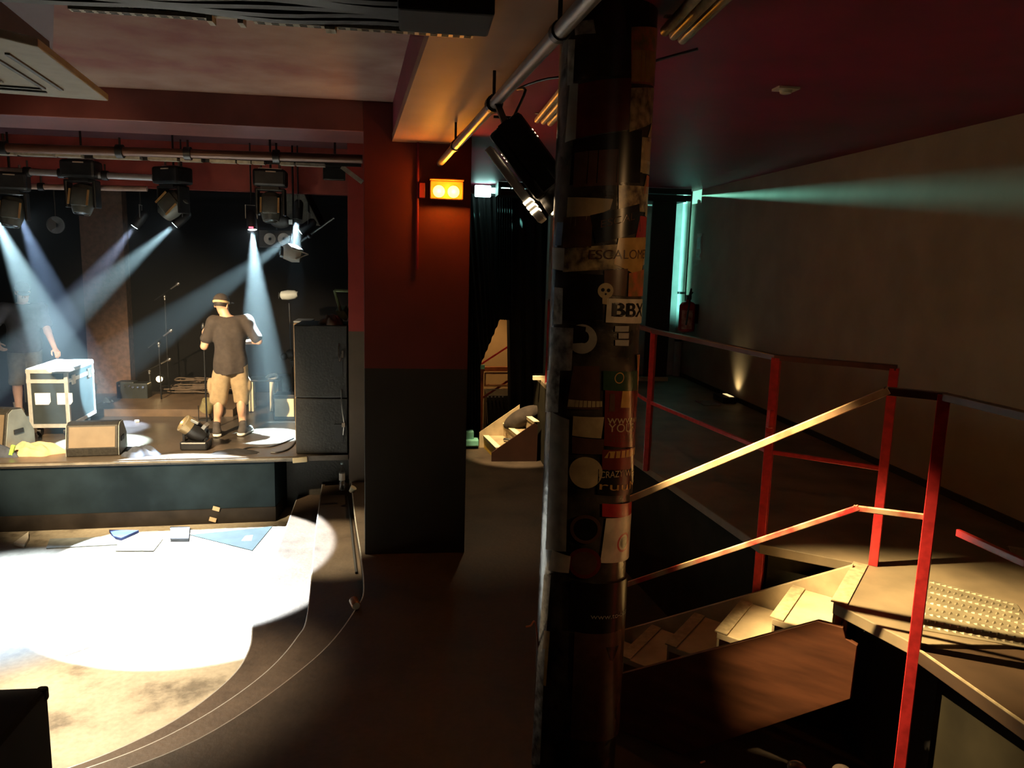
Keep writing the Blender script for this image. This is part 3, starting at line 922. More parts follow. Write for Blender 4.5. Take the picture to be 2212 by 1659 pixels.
def st_text(txt, px0, px1, material, parent, hpx=None, bold=0.0):
    """lettering wrapped on the pillar from pixel px0 (left end of the baseline) to px1 (right end)"""
    cu = bpy.data.curves.new('lettering', 'FONT')
    cu.body = txt
    cu.size = 1.0
    tmp = bpy.data.objects.new('lettering_tmp', cu)
    COL.objects.link(tmp)
    dg = bpy.context.evaluated_depsgraph_get()
    me = tmp.evaluated_get(dg).to_mesh()
    vs = [v.co.copy() for v in me.vertices]
    fs = [tuple(p.vertices) for p in me.polygons]
    tmp.evaluated_get(dg).to_mesh_clear()
    bpy.data.objects.remove(tmp)
    x0, x1 = min(v.x for v in vs), max(v.x for v in vs)
    y0, y1 = min(v.y for v in vs), max(v.y for v in vs)
    (a0, z0), (a1, z1) = hit(*px0), hit(*px1)
    hz = abs(hit(px0[0], px0[1] - hpx)[1] - z0)
    LAY[0] += 0.00012
    mb = MB()
    mb.add([onp(a0 + (a1 - a0) * (v.x - x0) / (x1 - x0), z0 + (z1 - z0) * (v.x - x0) / (x1 - x0) + hz * (v.y - y0) / (y1 - y0), LAY[0] + 0.0006) for v in vs], fs)
    if bold:
        base, bf = list(mb.v), list(mb.f)
        for dx, dz in ((bold, 0), (-bold, 0), (0, bold * 0.6), (0, -bold * 0.6)):
            LAY[0] += 0.00004
            k = len(mb.v)
            for p in base:
                a = math.atan2(p.y - PC.y, p.x - PC.x) + dx / PR
                q = onp(a, p.z + dz, LAY[0] + 0.0006)
                mb.v.append(q)
            mb.f += [tuple(i + k for i in f) for f in bf]
    return wpart('lettering', mb, material, parent)


def pm(name, c, **k):
    return mat(name, c, k.pop('rough', 0.26), var=k.pop('var', 0.15), scale=k.pop('scale', 18), **k)
S_WHITE = pm('sticker_white', (0.62, 0.56, 0.46))
S_CREAM = pm('sticker_cream', (0.50, 0.40, 0.24))
S_OCHRE = pm('sticker_ochre', (0.50, 0.30, 0.09))
S_ORANGE = pm('sticker_orange', (0.55, 0.18, 0.05))
S_RED = pm('sticker_red', (0.42, 0.03, 0.03))
S_DRED = pm('sticker_dark_red', (0.14, 0.022, 0.018))
S_BLACK = pm('sticker_black', (0.012, 0.010, 0.010))
S_BROWN = pm('sticker_brown', (0.11, 0.055, 0.035))
S_GREY = pm('sticker_grey', (0.38, 0.37, 0.34))
S_GREEN = pm('sticker_dark_green', (0.02, 0.06, 0.03))
S_BLUE = pm('sticker_blue', (0.10, 0.16, 0.28))
S_TORN = mat('torn_poster', (0.50, 0.40, 0.22), 0.28, var=0.2, scale=26, var2=(0.09, 0.06, 0.04), detail=9)
S_TORNG = mat('torn_grey_poster', (0.42, 0.42, 0.40), 0.24, var=0.2, scale=22, var2=(0.10, 0.09, 0.09), detail=9)
S_TORNR = mat('torn_red_poster', (0.45, 0.10, 0.04), 0.5, var=0.2, scale=24, var2=(0.20, 0.12, 0.03), detail=9)
Q = st_quad
# big sheets first
Q(((1222, 0), (1395, 0), (1392, 165), (1222, 180)), S_BLACK, 'poster')
Q(((1240, 183), (1358, 168), (1352, 280), (1232, 302)), S_DRED, 'poster')
Q(((1232, 305), (1380, 280), (1376, 395), (1225, 400)), S_BLACK, 'poster')
Q(((1236, 330), (1330, 322), (1330, 400), (1232, 405)), S_BROWN, 'poster')
Q(((1225, 180), (1243, 180), (1238, 300), (1215, 308)), S_GREY, 'poster')
Q(((1221, 85), (1236, 85), (1232, 182), (1219, 185)), S_TORNG, 'poster')
Q(((1234, 48), (1275, 42), (1280, 72), (1236, 76)), S_TORNG)
Q(((1356, 58), (1420, 62), (1414, 188), (1356, 180)), S_TORNR, 'poster')
Q(((1358, 108), (1408, 112), (1404, 180), (1357, 176)), S_OCHRE)
Q(((1418, 72), (1445, 78), (1440, 190), (1414, 182)), S_RED)
Q(((1356, 190), (1432, 190), (1432, 262), (1352, 285)), S_TORN, 'poster')
Q(((1402, 250), (1434, 250), (1430, 300), (1392, 296)), S_CREAM)
Q(((1380, 296), (1432, 300), (1430, 376), (1376, 372)), S_TORN, 'poster')
Q(((1385, 305), (1428, 308), (1426, 350), (1384, 346)), S_CREAM)
Q(((1382, 352), (1424, 356), (1422, 378), (1380, 374)), S_CREAM)
Q(((1390, 378), (1428, 382), (1424, 420), (1380, 418)), S_TORNR)
Q(((1222, 426), (1318, 430), (1312, 452), (1218, 500)), S_CREAM, 'poster')
Q(((1214, 470), (1275, 466), (1272, 535), (1212, 535)), S_BROWN, 'poster')
Q(((1330, 400), (1424, 405), (1420, 460), (1330, 455)), S_TORN, 'poster')
Q(((1388, 440), (1422, 444), (1420, 470), (1386, 466)), S_CREAM)
Q(((1376, 466), (1420, 470), (1418, 526), (1366, 516)), S_RED)
o_ = Q(((1270, 465), (1374, 440), (1376, 500), (1282, 526)), S_BLACK)
st_text('ESCAL', (1292, 492), (1364, 474), S_BROWN, o_, 16)
o_ = Q(((1212, 538), (1416, 520), (1412, 572), (1212, 588)), S_TORN, 'poster')
Q(((1190, 534), (1216, 536), (1214, 585), (1190, 580)), S_GREY)
Q(((1330, 514), (1398, 512), (1376, 602), (1320, 570)), S_OCHRE)
st_text('ESCALOMET', (1268, 560), (1400, 558), S_BROWN, o_, 20)
Q(((1198, 586), (1300, 594), (1296, 690), (1192, 690)), S_BLACK, 'poster')
Q(((1300, 584), (1350, 580), (1344, 640), (1300, 636)), S_BROWN)
Q(((1352, 590), (1408, 580), (1404, 640), (1350, 640)), S_TORNR)
sk = st_disc(1303, 628, 17, S_CREAM)
st_disc(1297, 626, 4, S_BLACK, 'eye_mark', sk); st_disc(1309, 627, 4, S_BLACK, 'eye_mark', sk); st_disc(1303, 635, 2.2, S_BLACK, 'nose_mark', sk)
Q(((1296, 640), (1310, 640), (1308, 658), (1296, 656)), S_CREAM)
Q(((1387, 640), (1406, 640), (1402, 696), (1385, 696)), S_OCHRE)
bb = Q(((1306, 644), (1386, 646), (1384, 698), (1303, 696)), S_WHITE)
st_text('BBX', (1315, 683), (1378, 683), S_BLACK, bb, 29, 0.0022)
st_text('music festival', (1316, 691), (1376, 691), S_BROWN, bb, 6) if False else None
Q(((1323, 704), (1352, 704), (1351, 716), (1322, 716)), S_GREY); Q(((1330, 719), (1352, 719), (1351, 731), (1330, 731)), S_GREY); Q(((1323, 734), (1352, 734), (1351, 747), (1323, 746)), S_GREY)
rg = st_disc(1253, 732, 32, S_GREY)
Q(((1228, 700), (1262, 706), (1258, 740), (1228, 742)), S_BLACK)
st_disc(1258, 728, 13, S_BLACK, 'print_mark', rg, sx=0.8)
Q(((1188, 706), (1236, 708), (1232, 800), (1184, 800)), S_TORNG, 'poster')
Q(((1196, 620), (1214, 622), (1212, 700), (1194, 700)), S_TORNG, 'poster')
Q(((1236, 790), (1290, 790), (1292, 884), (1222, 882)), S_BROWN)
Q(((1226, 862), (1296, 866), (1296, 878), (1224, 878)), S_CREAM)
Q(((1368, 766), (1395, 766), (1392, 880), (1372, 880)), S_TORNR, 'poster')
Q(((1298, 800), (1372, 800), (1370, 842), (1298, 842)), S_GREEN)
st_disc(1332, 816, 12, S_OCHRE, 'print_mark', None, r0=0.82)
yr = Q(((1302, 842), (1374, 842), (1370, 964), (1300, 962)), S_DRED)
st_text('YOUR', (1308, 932), (1362, 930), S_CREAM, yr, 18)
st_text('wwwww', (1306, 914), (1368, 910), S_CREAM, yr, 12)
for yy in (940, 946, 952):
    st_text('iiiiiiiiii', (1312, yy), (1360, yy), S_BROWN, yr, 3)
Q(((1338, 844), (1354, 844), (1352, 880), (1334, 880)), S_OCHRE); Q(((1312, 850), (1322, 850), (1322, 888), (1310, 888)), S_BROWN)
Q(((1236, 898), (1300, 900), (1294, 946), (1234, 940)), S_CREAM)
Q(((1234, 942), (1300, 948), (1298, 980), (1234, 978)), S_BROWN)
Q(((1190, 888), (1228, 906), (1222, 1190), (1180, 1186)), S_GREY, 'poster')
Q(((1372, 880), (1390, 880), (1382, 1010), (1366, 1010)), S_TORN, 'poster')
Q(((1296, 970), (1370, 962), (1368, 1012), (1296, 1014)), S_DRED)
Q(((1310, 974), (1370, 964), (1366, 980), (1300, 988)), S_OCHRE)
st_disc(1262, 1020, 34, S_CREAM)
cz = Q(((1288, 1012), (1372, 1008), (1368, 1064), (1286, 1066)), S_BLACK)
st_text('CRAZY', (1291, 1031), (1338, 1028), S_CREAM, cz, 14)
st_text('WHE', (1342, 1028), (1367, 1026), S_CREAM, cz, 14)
st_text('ruuM', (1290, 1056), (1366, 1052), S_OCHRE, cz, 18)
Q(((1368, 1008), (1382, 1008), (1378, 1080), (1366, 1080)), S_RED)
Q(((1296, 1086), (1374, 1082), (1370, 1112), (1296, 1114)), S_RED)
st_disc(1262, 1142, 31, S_BROWN); st_disc(1262, 1142, 24, S_BLACK, 'print_mark')
pn = Q(((1304, 1118), (1372, 1108), (1366, 1204), (1292, 1214)), S_WHITE)
st_disc(1340, 1170, 20, S_RED, 'warning_ring', pn, r0=0.78)
st_disc(1340, 1170, 11, S_BLACK, 'print_mark', pn)
st_disc(1260, 1215, 33, S_DRED); st_disc(1260, 1215, 25, S_BROWN, 'print_mark')
Q(((1194, 1186), (1232, 1200), (1228, 1236), (1186, 1230)), S_WHITE)
wb = Q(((1232, 1250), (1362, 1244), (1356, 1350), (1230, 1356)), S_BLACK)
st_text('www.to-bibox', (1272, 1334), (1358, 1320), S_GREY, wb, 11)
Q(((1240, 1362), (1356, 1346), (1350, 1580), (1232, 1590)), S_BROWN, 'poster')
Q(((1304, 1396), (1330, 1392), (1318, 1426), (1312, 1424)), S_BLACK)
Q(((1178, 1240), (1192, 1240), (1180, 1400), (1166, 1400)), S_TORNG, 'poster')
Q(((1178, 1360), (1190, 1362), (1182, 1480), (1172, 1478)), S_OCHRE)
Q(((1166, 1400), (1180, 1400), (1170, 1650), (1152, 1650)), S_TORNG, 'poster')
Q(((1204, 480), (1216, 480), (1212, 530), (1200, 530)), S_BLUE)
Q(((1184, 800), (1210, 800), (1206, 890), (1180, 890)), S_TORNG, 'poster')
# loose strap curling off the pillar
single('loose_strap', MB().tube([onp(hit(1166, 1340)[0], 1.31, 0.002), PY(1156, 1345, 3.02), PY(1146, 1352, 2.98), PY(1136, 1354, 2.98)], 0.004, 6), M_ORANGE, 'thin red plastic strap curling off the low part of the sticker pillar', 'strap', smooth=True)

# ================================================================== CEILING GEAR
# cassette air conditioner
za = 3.74
ca = [PZ(67, 90, za), PZ(233, 217, za), PZ(137, 227, za)]
ex_ = (ca[1] - ca[0]).normalized()          # far direction
ey_ = V(-ex_.y, ex_.x, 0)                   # toward camera-left
L_ = (ca[1] - ca[0]).length
W_ = L_ + 0.16
ctr = ca[0] + ex_ * (L_ / 2) + ey_ * (W_ / 2)
acu = thing('air_conditioner', (ctr.x, ctr.y, za), 'white four way cassette air conditioner under the ceiling near the stage header', 'air conditioner')
def acp(u, v_, z):
    return ctr + ex_ * u + ey_ * v_ + V(0, 0, z)
h = L_ / 2 + 0.02
hw = W_ / 2
c = 0.10
oct_ = [acp(-h + c, -hw, 0), acp(h - c * 0.0, -hw, 0), acp(h, -hw + c * 2.6, 0), acp(h, hw - c, 0), acp(h - c, hw, 0), acp(-h + c, hw, 0), acp(-h, hw - c, 0), acp(-h, -hw + c, 0)]
wpart('fascia', MB().prism(oct_, (0, 0, 0.035)), M_WHITEP, acu, bevel=0.006)
wpart('casing', MB().prism([acp(-h + .2, -hw + .2, 0.035), acp(h - .2, -hw + .2, 0.035), acp(h - .2, hw - .2, 0.035), acp(-h + .2, hw - .2, 0.035)], (0, 0, 0.185)), M_BLKM, acu)
def strip(u0, v0, u1, v1, wd, z=-0.004, name='outlet_slot', material=None):
    a, b = acp(u0, v0, z), acp(u1, v1, z)
    wpart(name, MB().bar(a, b, wd, 0.008), material or M_BLACK, acu)
for s_ in (-1, 1):
    strip(-h + .24, s_ * (hw - .15), h - .24, s_ * (hw - .15), 0.018)
    strip(-h + .24, s_ * (hw - .225), h - .24, s_ * (hw - .225), 0.018)
    strip(s_ * (h - .15), -hw + .24, s_ * (h - .15), hw - .24, 0.018)
    strip(s_ * (h - .225), -hw + .24, s_ * (h - .225), hw - .24, 0.018)
gm = MB()
k = 26
for i in range(k):
    u = -h + .34 + (2 * h - .68) * i / (k - 1)
    gm.bar(acp(u, -hw + .36, -0.006), acp(u, hw - .36, -0.006), 0.012, 0.006)
wpart('intake_grille', gm, M_GREYM, acu)

# white perforated cable tray along the beam, with black cable bundle
zt_ = 3.86
ta, tb = PZ(150, 6, zt_), PZ(1022, 66, zt_)
tray = thing('cable_tray', tuple(ta), 'pale perforated cable tray crossing the ceiling above the dance pit', 'cable tray')
dt = (tb - ta).normalized()
nt_ = V(dt.y, -dt.x, 0)
def seg(u0, u1, z0=0.0, hgt=0.05):
    a, b = ta.lerp(tb, u0), ta.lerp(tb, u1)
    wpart('tray_length', MB().bar(a + V(0, 0, z0), b + V(0, 0, z0), 0.035, hgt), M_PALEM, tray)
    sm_ = MB()
    n = max(3, int((u1 - u0) * 34))
    for i in range(n):
        p = a.lerp(b, (i + 0.5) / n)
        for dz in (-0.008, 0.008):
            q = p + V(0, 0, z0 + dz) + nt_ * 0.018
            sm_.bar(q - dt * 0.013, q + dt * 0.013, 0.002, 0.005)
            q = p + V(0, 0, z0 - hgt / 2 - 0.0005) + nt_ * dz
            sm_.bar(q - dt * 0.013, q + dt * 0.013, 0.005, 0.002)
    wpart('perforation', sm_, M_BLACK, tray)
seg(0.0, 0.325)
seg(0.44, 0.615)
seg(0.645, 1.0)
for u in (0.335, 0.41, 0.625, 0.637):
    a = ta.lerp(tb, u)
    wpart('joint', MB().box(a, (0.02, 0.06, 0.075)), M_PALEM, tray)
wpart('bracket', MB().box(ta.lerp(tb, 0.41) + V(0, 0, 0.0), (0.40, 0.03, 0.03)), M_PALEM, tray)
cb = MB()
for i in range(7):
    o = nt_ * (0.06 + 0.055 * i)
    cb.tube([ta.lerp(tb, u) + o + V(0, 0, 0.012 * math.sin(9 * u + i)) for u in (-0.3, 0.0, 0.25, 0.5, 0.75, 1.02)], 0.026, 8, 4)
wpart('cable_bundle', cb, M_RUBBER, tray, True)
wpart('junction_block', MB().box(PZ(962, 22, 3.84), (0.32, 0.26, 0.09), None, 0.01), M_CURT, tray)
# bare conduits along the hall ceiling
for nm, pts_, lb in (('conduit_run', ((1448, 84), (1560, -30)), 'three pale conduits on the maroon ceiling above the pillar'), ('conduit_run', ((1172, 266), (1232, 198)), 'three short conduits under the ceiling between the spotlight and the pillar')):
    a, b = PZ(*pts_[0], 3.90), PZ(*pts_[1], 3.90)
    d = (b - a).normalized()
    n = V(d.y, -d.x, 0)
    t = thing(nm, tuple(a), lb, 'conduit')
    for i in range(3):
        wpart('conduit', MB().cyl(a + n * 0.05 * (i - 1) + d * 0.05 * i, b + n * 0.05 * (i - 1), 0.02, n=12), M_PALEM, t, True)
    wpart('saddle', MB().bar(a + d * 0.2 + n * 0.08 + V(0, 0, 0.024), a + d * 0.2 - n * 0.08 + V(0, 0, 0.024), 0.03, 0.006).cyl(a + d * 0.2 + V(0, 0, 0.02), a + d * 0.2 + V(0, 0, 0.06), 0.008), M_PALEM, t)
single('thin_cable', MB().tube([PY(1060, 22, 3.3), PY(1120, 12, 3.1), PY(1235, -8, 2.95)], 0.007), M_RUBBER, 'thin black cable sagging under the ceiling above the lighting pipe', 'cable', smooth=True)

# ================================================================== STAGE RIG
def rig_pipe(name, a, b, r, material, label, clips=(), yoke=True):
    t = thing(name, tuple(a), label, 'pipe')
    wpart('tube', MB().cyl(a, b, r, n=16), material, t, True)
    d = (b - a).normalized()
    for u in clips:
        c = a.lerp(b, u)
        wpart('clamp', MB().cyl(c - d * 0.03, c + d * 0.03, r * 1.5, n=14).cyl(c, (c.x, c.y, c.z + 0.12), 0.01, n=8), M_BLKM, t, True)
    return t
M_PIPEW = mat('galvanised_pipe', (0.55, 0.57, 0.60), 0.35, 0.6, var=0.15)
M_PIPEB = mat('brown_pipe_paint', (0.10, 0.045, 0.03), 0.4, 0.2, var=0.2)  # one brown tone for the thick ceiling pipe
rig_pipe('rig_pipe', PY(-200, 359, 9.15), PY(330, 384, 9.15), 0.035, M_PIPEW, 'silver rig pipe carrying the moving heads over the stage', (0.25, 0.48, 0.62, 0.8))
rig_pipe('rig_pipe', PY(-200, 398, 9.5), PY(318, 408, 9.5), 0.03, mat('pinkish_pipe', (0.45, 0.32, 0.28), 0.5, var=0.2), 'lower pinkish rig pipe just behind the moving heads', (0.3, 0.55, 0.75))
rig_pipe('rig_pipe', PY(-200, 312, 7.6), PY(783, 344, 7.6), 0.04, M_PIPEB, 'thick brown pipe running along the ceiling behind the header', (0.2, 0.45, 0.6, 0.8))
tr2 = thing('cable_tray', tuple(PY(-100, 330, 8.0)), 'yellowish cable tray running above the stage front just under the brown pipe', 'cable tray')
for u0, u1 in ((-200, 32), (42, 118), (124, 178), (205, 305), (322, 385), (392, 437), (455, 510), (514, 543), (546, 572), (606, 636), (640, 702)):
    a, b = PY(u0, 331 + u0 * 0.038, 8.0), PY(u1, 331 + u1 * 0.038, 8.0)
    wpart('tray_length', MB().bar(a, b, 0.09, 0.028), M_PALEM, tr2)
wpart('backing', MB().bar(PY(-200, 326, 8.08), PY(780, 356, 8.08), 0.03, 0.04), M_BLKM, tr2)
dg_ = thing('diagonal_brace', tuple(PY(758, 375, 8.2)), 'pale diagonal brace at the end of the yellowish tray beside the red jamb', 'brace')
wpart('strut', MB().bar(PY(738, 360, 8.2), PY(783, 394, 8.2), 0.03, 0.045), M_PALEM, dg_)
wpart('plate', MB().box(PY(722, 372, 8.25), (0.22, 0.06, 0.16), None, 0.01), M_BLKM, dg_)
wpart('drop_rod', MB().cyl(PY(724, 372, 8.25), (PY(724, 372, 8.25).x, 8.25, 4.3), 0.012, n=8).bar(PY(722, 362, 8.22), PY(742, 362, 8.2), 0.02, 0.03), M_BLKM, dg_)

def moving_head():
    r = thing('moving_head', (0, 0, 0), '', 'stage light', 'moving heads on the stage rig')
    link('base', MB().box((0, 0, -0.12), (0.36, 0.26, 0.19), None, 0.03).box((0, 0.0, -0.23), (0.20, 0.20, 0.04)), M_BLKM, r)
    link('clamp', MB().cyl((-0.1, 0, -0.03), (-0.1, 0, 0.06), 0.012, n=8).cyl((0.1, 0, -0.03), (0.1, 0, 0.06), 0.012, n=8).box((0, 0, -0.018), (0.26, 0.04, 0.02)), M_STEEL, r)
    link('drop_rod', MB().cyl((0, 0.02, -0.02), (0, 0.02, 0.40), 0.012, n=8), M_BLKM, r)
    link('display', MB().box((0.02, -0.132, -0.055), (0.11, 0.004, 0.012)), mat('display_strip', (0.7, 0.6, 0.5), 0.3), r)
    y = MB()
    for s in (-1, 1):
        y.box((s * 0.145, 0, -0.38), (0.035, 0.16, 0.30), None, 0.012)
    y.box((0, 0, -0.245), (0.31, 0.16, 0.025), None, 0.008)
    link('yoke', y, M_BLKM, r)
    hd = link('head', MB().lathe((0, 0, 0), [(0.06, -0.17), (0.105, -0.14), (0.115, -0.05), (0.115, 0.06), (0.10, 0.12), (0.085, 0.16)], (0, 0, -1), 24).box((0, -0.10, 0), (0.17, 0.05, 0.20), None, 0.02), mat('dark_grey_plastic', (0.075, 0.078, 0.07), 0.45), r, V(0, 0, -0.44), True)
    link('lens', MB().lathe((0, 0, -0.158), [(0.078, 0), (0.07, 0.006), (0.04, 0.014)], (0, 0, -1), 24), M_DLENS, hd, None, True)
    for s in (-1, 1):
        link('trim_strip', MB().box((s * 0.095, -0.128, -0.01), (0.02, 0.012, 0.17)), mat('gold_trim', (0.85, 0.55, 0.25), 0.35, 0.4), hd)
    return r
mh0 = moving_head()
MHS = [((20, 378), 9.15, 0.25, 0.1, 'moving head on the silver rig pipe above the person in the black cap'),
       ((175, 352), 9.15, 0.0, 0.05, 'moving head on the silver rig pipe hanging straight down above the flight case'),
       ((372, 366), 9.2, -0.5, 0.75, 'moving head tilted sideways on the rig above the cream towel'),
       ((584, 372), 9.2, 0.05, 0.0, 'moving head hanging straight down above the person in khaki shorts')]
for i, ((px, py), yy, pan, tilt, lb) in enumerate(MHS):
    o = mh0 if i == 0 else copy_tree(mh0)
    o['label'] = lb
    o.location = PY(px, py, yy) + V(0, 0, 0.05)
    o.rotation_euler = (0, 0, pan)
    for ch in o.children:
        if ch.name.startswith('head'):
            ch.rotation_euler = (-0.25, tilt, 0)
        if ch.name.startswith('clamp'):
            pass

# pin spots throwing the beams
def pin_spot(px, yy, tpx, ty, watts, deg, label, lit=True, red=False, tz=None, blend=0.25, col=COOL):
    p = PY(*px, yy)
    q = PZ(*tpx, tz) if tz is not None else PY(*tpx, ty)
    d = (q - p).normalized()
    r = thing('pin_spot', tuple(p - d * 0.2), label, 'stage light', 'pin spots throwing beams')
    wpart('can', MB().lathe(p - d * 0.24, [(0.03, 0), (0.055, 0.03), (0.06, 0.12), (0.06, 0.235)], d, 20), M_BLKM, r, True)
    wpart('lens', MB().lathe(p - d * 0.006, [(0.052, 0), (0.045, 0.004), (0.02, 0.006)], d, 20), M_COOLL if lit else M_DLENS, r, True)
    top = p - d * 0.14
    s = d.cross(V(0, 0, 1)).normalized()
    wpart('bracket', MB().bar(top - s * 0.07, top - s * 0.07 + V(0, 0, 0.16), 0.02, 0.008).bar(top + s * 0.07, top + s * 0.07 + V(0, 0, 0.16), 0.02, 0.008).bar(top - s * 0.075 + V(0, 0, 0.16), top + s * 0.075 + V(0, 0, 0.16), 0.02, 0.008), M_GREYM, r)
    wpart('drop_rod', MB().cyl(top + V(0, 0, 0.16), (top.x, top.y, 4.3), 0.010, n=8), M_BLKM, r)
    if red:
        wpart('indicator', MB().box(p - d * 0.03 + V(0.0, -0.065, 0.0), (0.05, 0.012, 0.015)), M_REDLED, r)
    spot('pin_beam_light', p + d * 0.012, q, watts, deg, blend, col, 0.03)
    return r
pin_spot((-14, 462), 9.42, (138, 790), 9.30, 15000, 20, 'pin spot throwing the broadest pale beam down across the person in the black cap')
pin_spot((377, 486), 9.9, (120, 706), 9.75, 13000, 15, 'pin spot under the tilted moving head with a beam slanting to the flight case', red=False)
pin_spot((545, 497), 9.92, (573, 912), 9.62, 19000, 20, 'pin spot with a red indicator and a beam dropping behind the person in khaki shorts', red=True)
pin_spot((648, 500), 10.3, (330, 726), 10.3, 11000, 13, 'pin spot beside the tall lamp stand with a faint slanting beam')
pin_spot((42, 462), 10.3, (112, 640), 10.2, 4500, 20, 'pin spot with a dim blue beam above the person in black', col=(0.45, 0.65, 1.0))
pin_spot((290, 490), 10.4, (165, 650), 10.3, 4200, 18, 'pin spot with a dim lilac beam beside the brick pilaster', col=(0.6, 0.7, 1.0))
pin_spot((642, 474), 9.98, (626, 650), 9.95, 12000, 24, 'pin spot pointing straight down at the tall lamp stand', lit=False)

# flown loudspeaker, blinders
fl = [(613, 388), (640, 384), (692, 488), (600, 478)]
fsp = thing('flown_loudspeaker', tuple(PY(650, 440, 11.2)), 'grey wedge loudspeaker flown high in the stage corner by the red jamb', 'loudspeaker')
wpart('cabinet', MB().prism([PY(x, y, 11.2) for x, y in fl], (0.05, 0.35, 0.02)), mat('grey_speaker_cloth', (0.14, 0.135, 0.12), 0.9, var=0.2, scale=30), fsp, bevel=0.01)
_c = PY(628, 388, 11.2)
wpart('chain', MB().cyl((_c.x, 11.35, _c.z - 0.05), (_c.x, 11.35, 4.3), 0.012, n=8), M_BLKM, fsp)
bl = thing('twin_blinder', tuple(PY(598, 516, 10.9)), 'twin round blinder lamps hanging unlit at the back of the stage', 'stage light')
wpart('frame', MB().box(PY(598, 516, 10.98), (0.46, 0.10, 0.24), None, 0.01), M_BLKM, bl)
for x in (583, 613):
    c = PY(x, 516, 10.92)
    wpart('reflector', MB().lathe(c, [(0.08, 0.0), (0.078, 0.012), (0.065, 0.012), (0.02, 0.0)], (0, -1, 0), 24), M_GREYM, bl, True)
wpart('drop_rod', MB().cyl(PY(598, 500, 11.0), (PY(598, 500, 11.0).x, 11.0, 4.3), 0.012, n=8), M_BLKM, bl)
sb = thing('round_blinder', tuple(PY(121, 486, 11.2)), 'single round unlit lamp hanging at the back above the person in black', 'stage light')
wpart('body', MB().cyl(PY(121, 486, 11.4), PY(121, 486, 11.2), 0.10, n=20), M_BLKM, sb, True)
wpart('ring', MB().lathe(PY(121, 486, 11.2), [(0.115, 0), (0.115, 0.02), (0.085, 0.02), (0.03, 0.0)], (0, -1, 0), 24), M_GREYM, sb, True)
wpart('drop_rod', MB().cyl(PY(121, 486, 11.3), (PY(121, 486, 11.3).x, 11.3, 4.3), 0.012, n=8), M_BLKM, sb)
ml = thing('mesh_lamp', tuple(PY(608, 478, 10.6)), 'black lamp with a mesh guard hanging behind the moving head by the jamb', 'stage light')
wpart('guard', MB().sphere(PY(606, 478, 10.6), 0.12, sc=(1.15, 0.8, 0.75)), M_BLKW, ml, True)
wpart('tape_label', MB().box(PY(629, 480, 10.5), (0.06, 0.02, 0.06)), M_WHITEP, ml)
wpart('drop_rod', MB().cyl(PY(606, 470, 10.6), (PY(606, 470, 10.6).x, 10.6, 4.3), 0.012, n=8), M_BLKM, ml)

# tall lamp stand with two lit heads
ZS = 0.76
sb0 = PZ(634, 884, ZS)
ls = thing('lamp_stand', (sb0.x, sb0.y, ZS), 'tall black lamp stand carrying a brightly lit lamp head beside the loudspeaker stack', 'lamp stand')
tp = PY(625, 655, sb0.y)
wpart('pole', MB().cyl((sb0.x, sb0.y, ZS), (tp.x, sb0.y, tp.z), 0.016, n=10), M_BLKM, ls, True)
for a in (0.3, 2.4, 4.5):
    wpart('leg', MB().bar((sb0.x, sb0.y, ZS + 0.35), (sb0.x + 0.3 * math.cos(a), sb0.y + 0.3 * math.sin(a), ZS + 0.01), 0.016, 0.016), M_BLKM, ls)
hc = PY(625, 642, sb0.y)
wpart('lamp_head', MB().lathe(hc + V(-0.13, 0, 0.02), [(0.02, 0), (0.06, 0.03), (0.07, 0.12), (0.06, 0.22), (0.03, 0.26)], (1, -0.2, 0.1), 18).box(hc + V(0.08, 0, 0.06), (0.09, 0.08, 0.05), None, 0.01), M_WHITEP, ls, True)
wpart('lens', MB().cyl(hc + V(-0.145, 0, 0.02), hc + V(-0.13, 0, 0.02), 0.05, n=18), M_DLENS, ls, True)
wpart('clamp', MB().sphere(PY(628, 765, sb0.y), 0.075).sphere(PY(614, 770, sb0.y - 0.05), 0.05).box(PY(632, 785, sb0.y), (0.06, 0.08, 0.09), None, 0.01), M_BLKW, ls, True)
hl = thing('hanging_lamp', tuple(PY(628, 545, 9.95)), 'floodlit moving lamp hanging above the tall lamp stand', 'stage light')
c = PY(630, 545, 9.95)
wpart('body', MB().lathe(c + V(-0.12, 0, 0.03), [(0.05, 0), (0.10, 0.05), (0.11, 0.16), (0.08, 0.25)], (0.95, 0, -0.30), 20), M_WHITEP, hl, True)
wpart('yoke', MB().bar(c + V(0.02, -0.12, 0.05), c + V(0.20, -0.02, -0.02), 0.03, 0.012).bar(c + V(0.06, -0.12, -0.08), c + V(0.20, -0.02, -0.02), 0.03, 0.012), M_WHITEP, hl)
wpart('lens', MB().cyl(c + V(-0.135, -0.03, -0.0), c + V(-0.10, -0.02, -0.005), 0.075, n=20), M_DLENS, hl, True)
wpart('drop_rod', MB().cyl(c + V(0.02, 0.05, 0.08), (c.x + 0.02, c.y + 0.05, 4.3), 0.012, n=8), M_BLKM, hl)
single('slanting_arm', MB().cyl(PY(650, 522, 10.2), PY(722, 470, 10.0), 0.015, n=8).sphere(PY(668, 510, 10.1), 0.03), M_BLKM, 'thin dark arm slanting from the stage corner toward the hanging lamp', 'arm')

# ================================================================== STAGE FURNITURE
def deck_box(px0, px1, y_, depth, z0, z1):
    a, b = PY(px0, 700, y_), PY(px1, 700, y_)
    return MB().box(((a.x + b.x) / 2, y_ + depth / 2, (z0 + z1) / 2), (b.x - a.x, depth, z1 - z0))
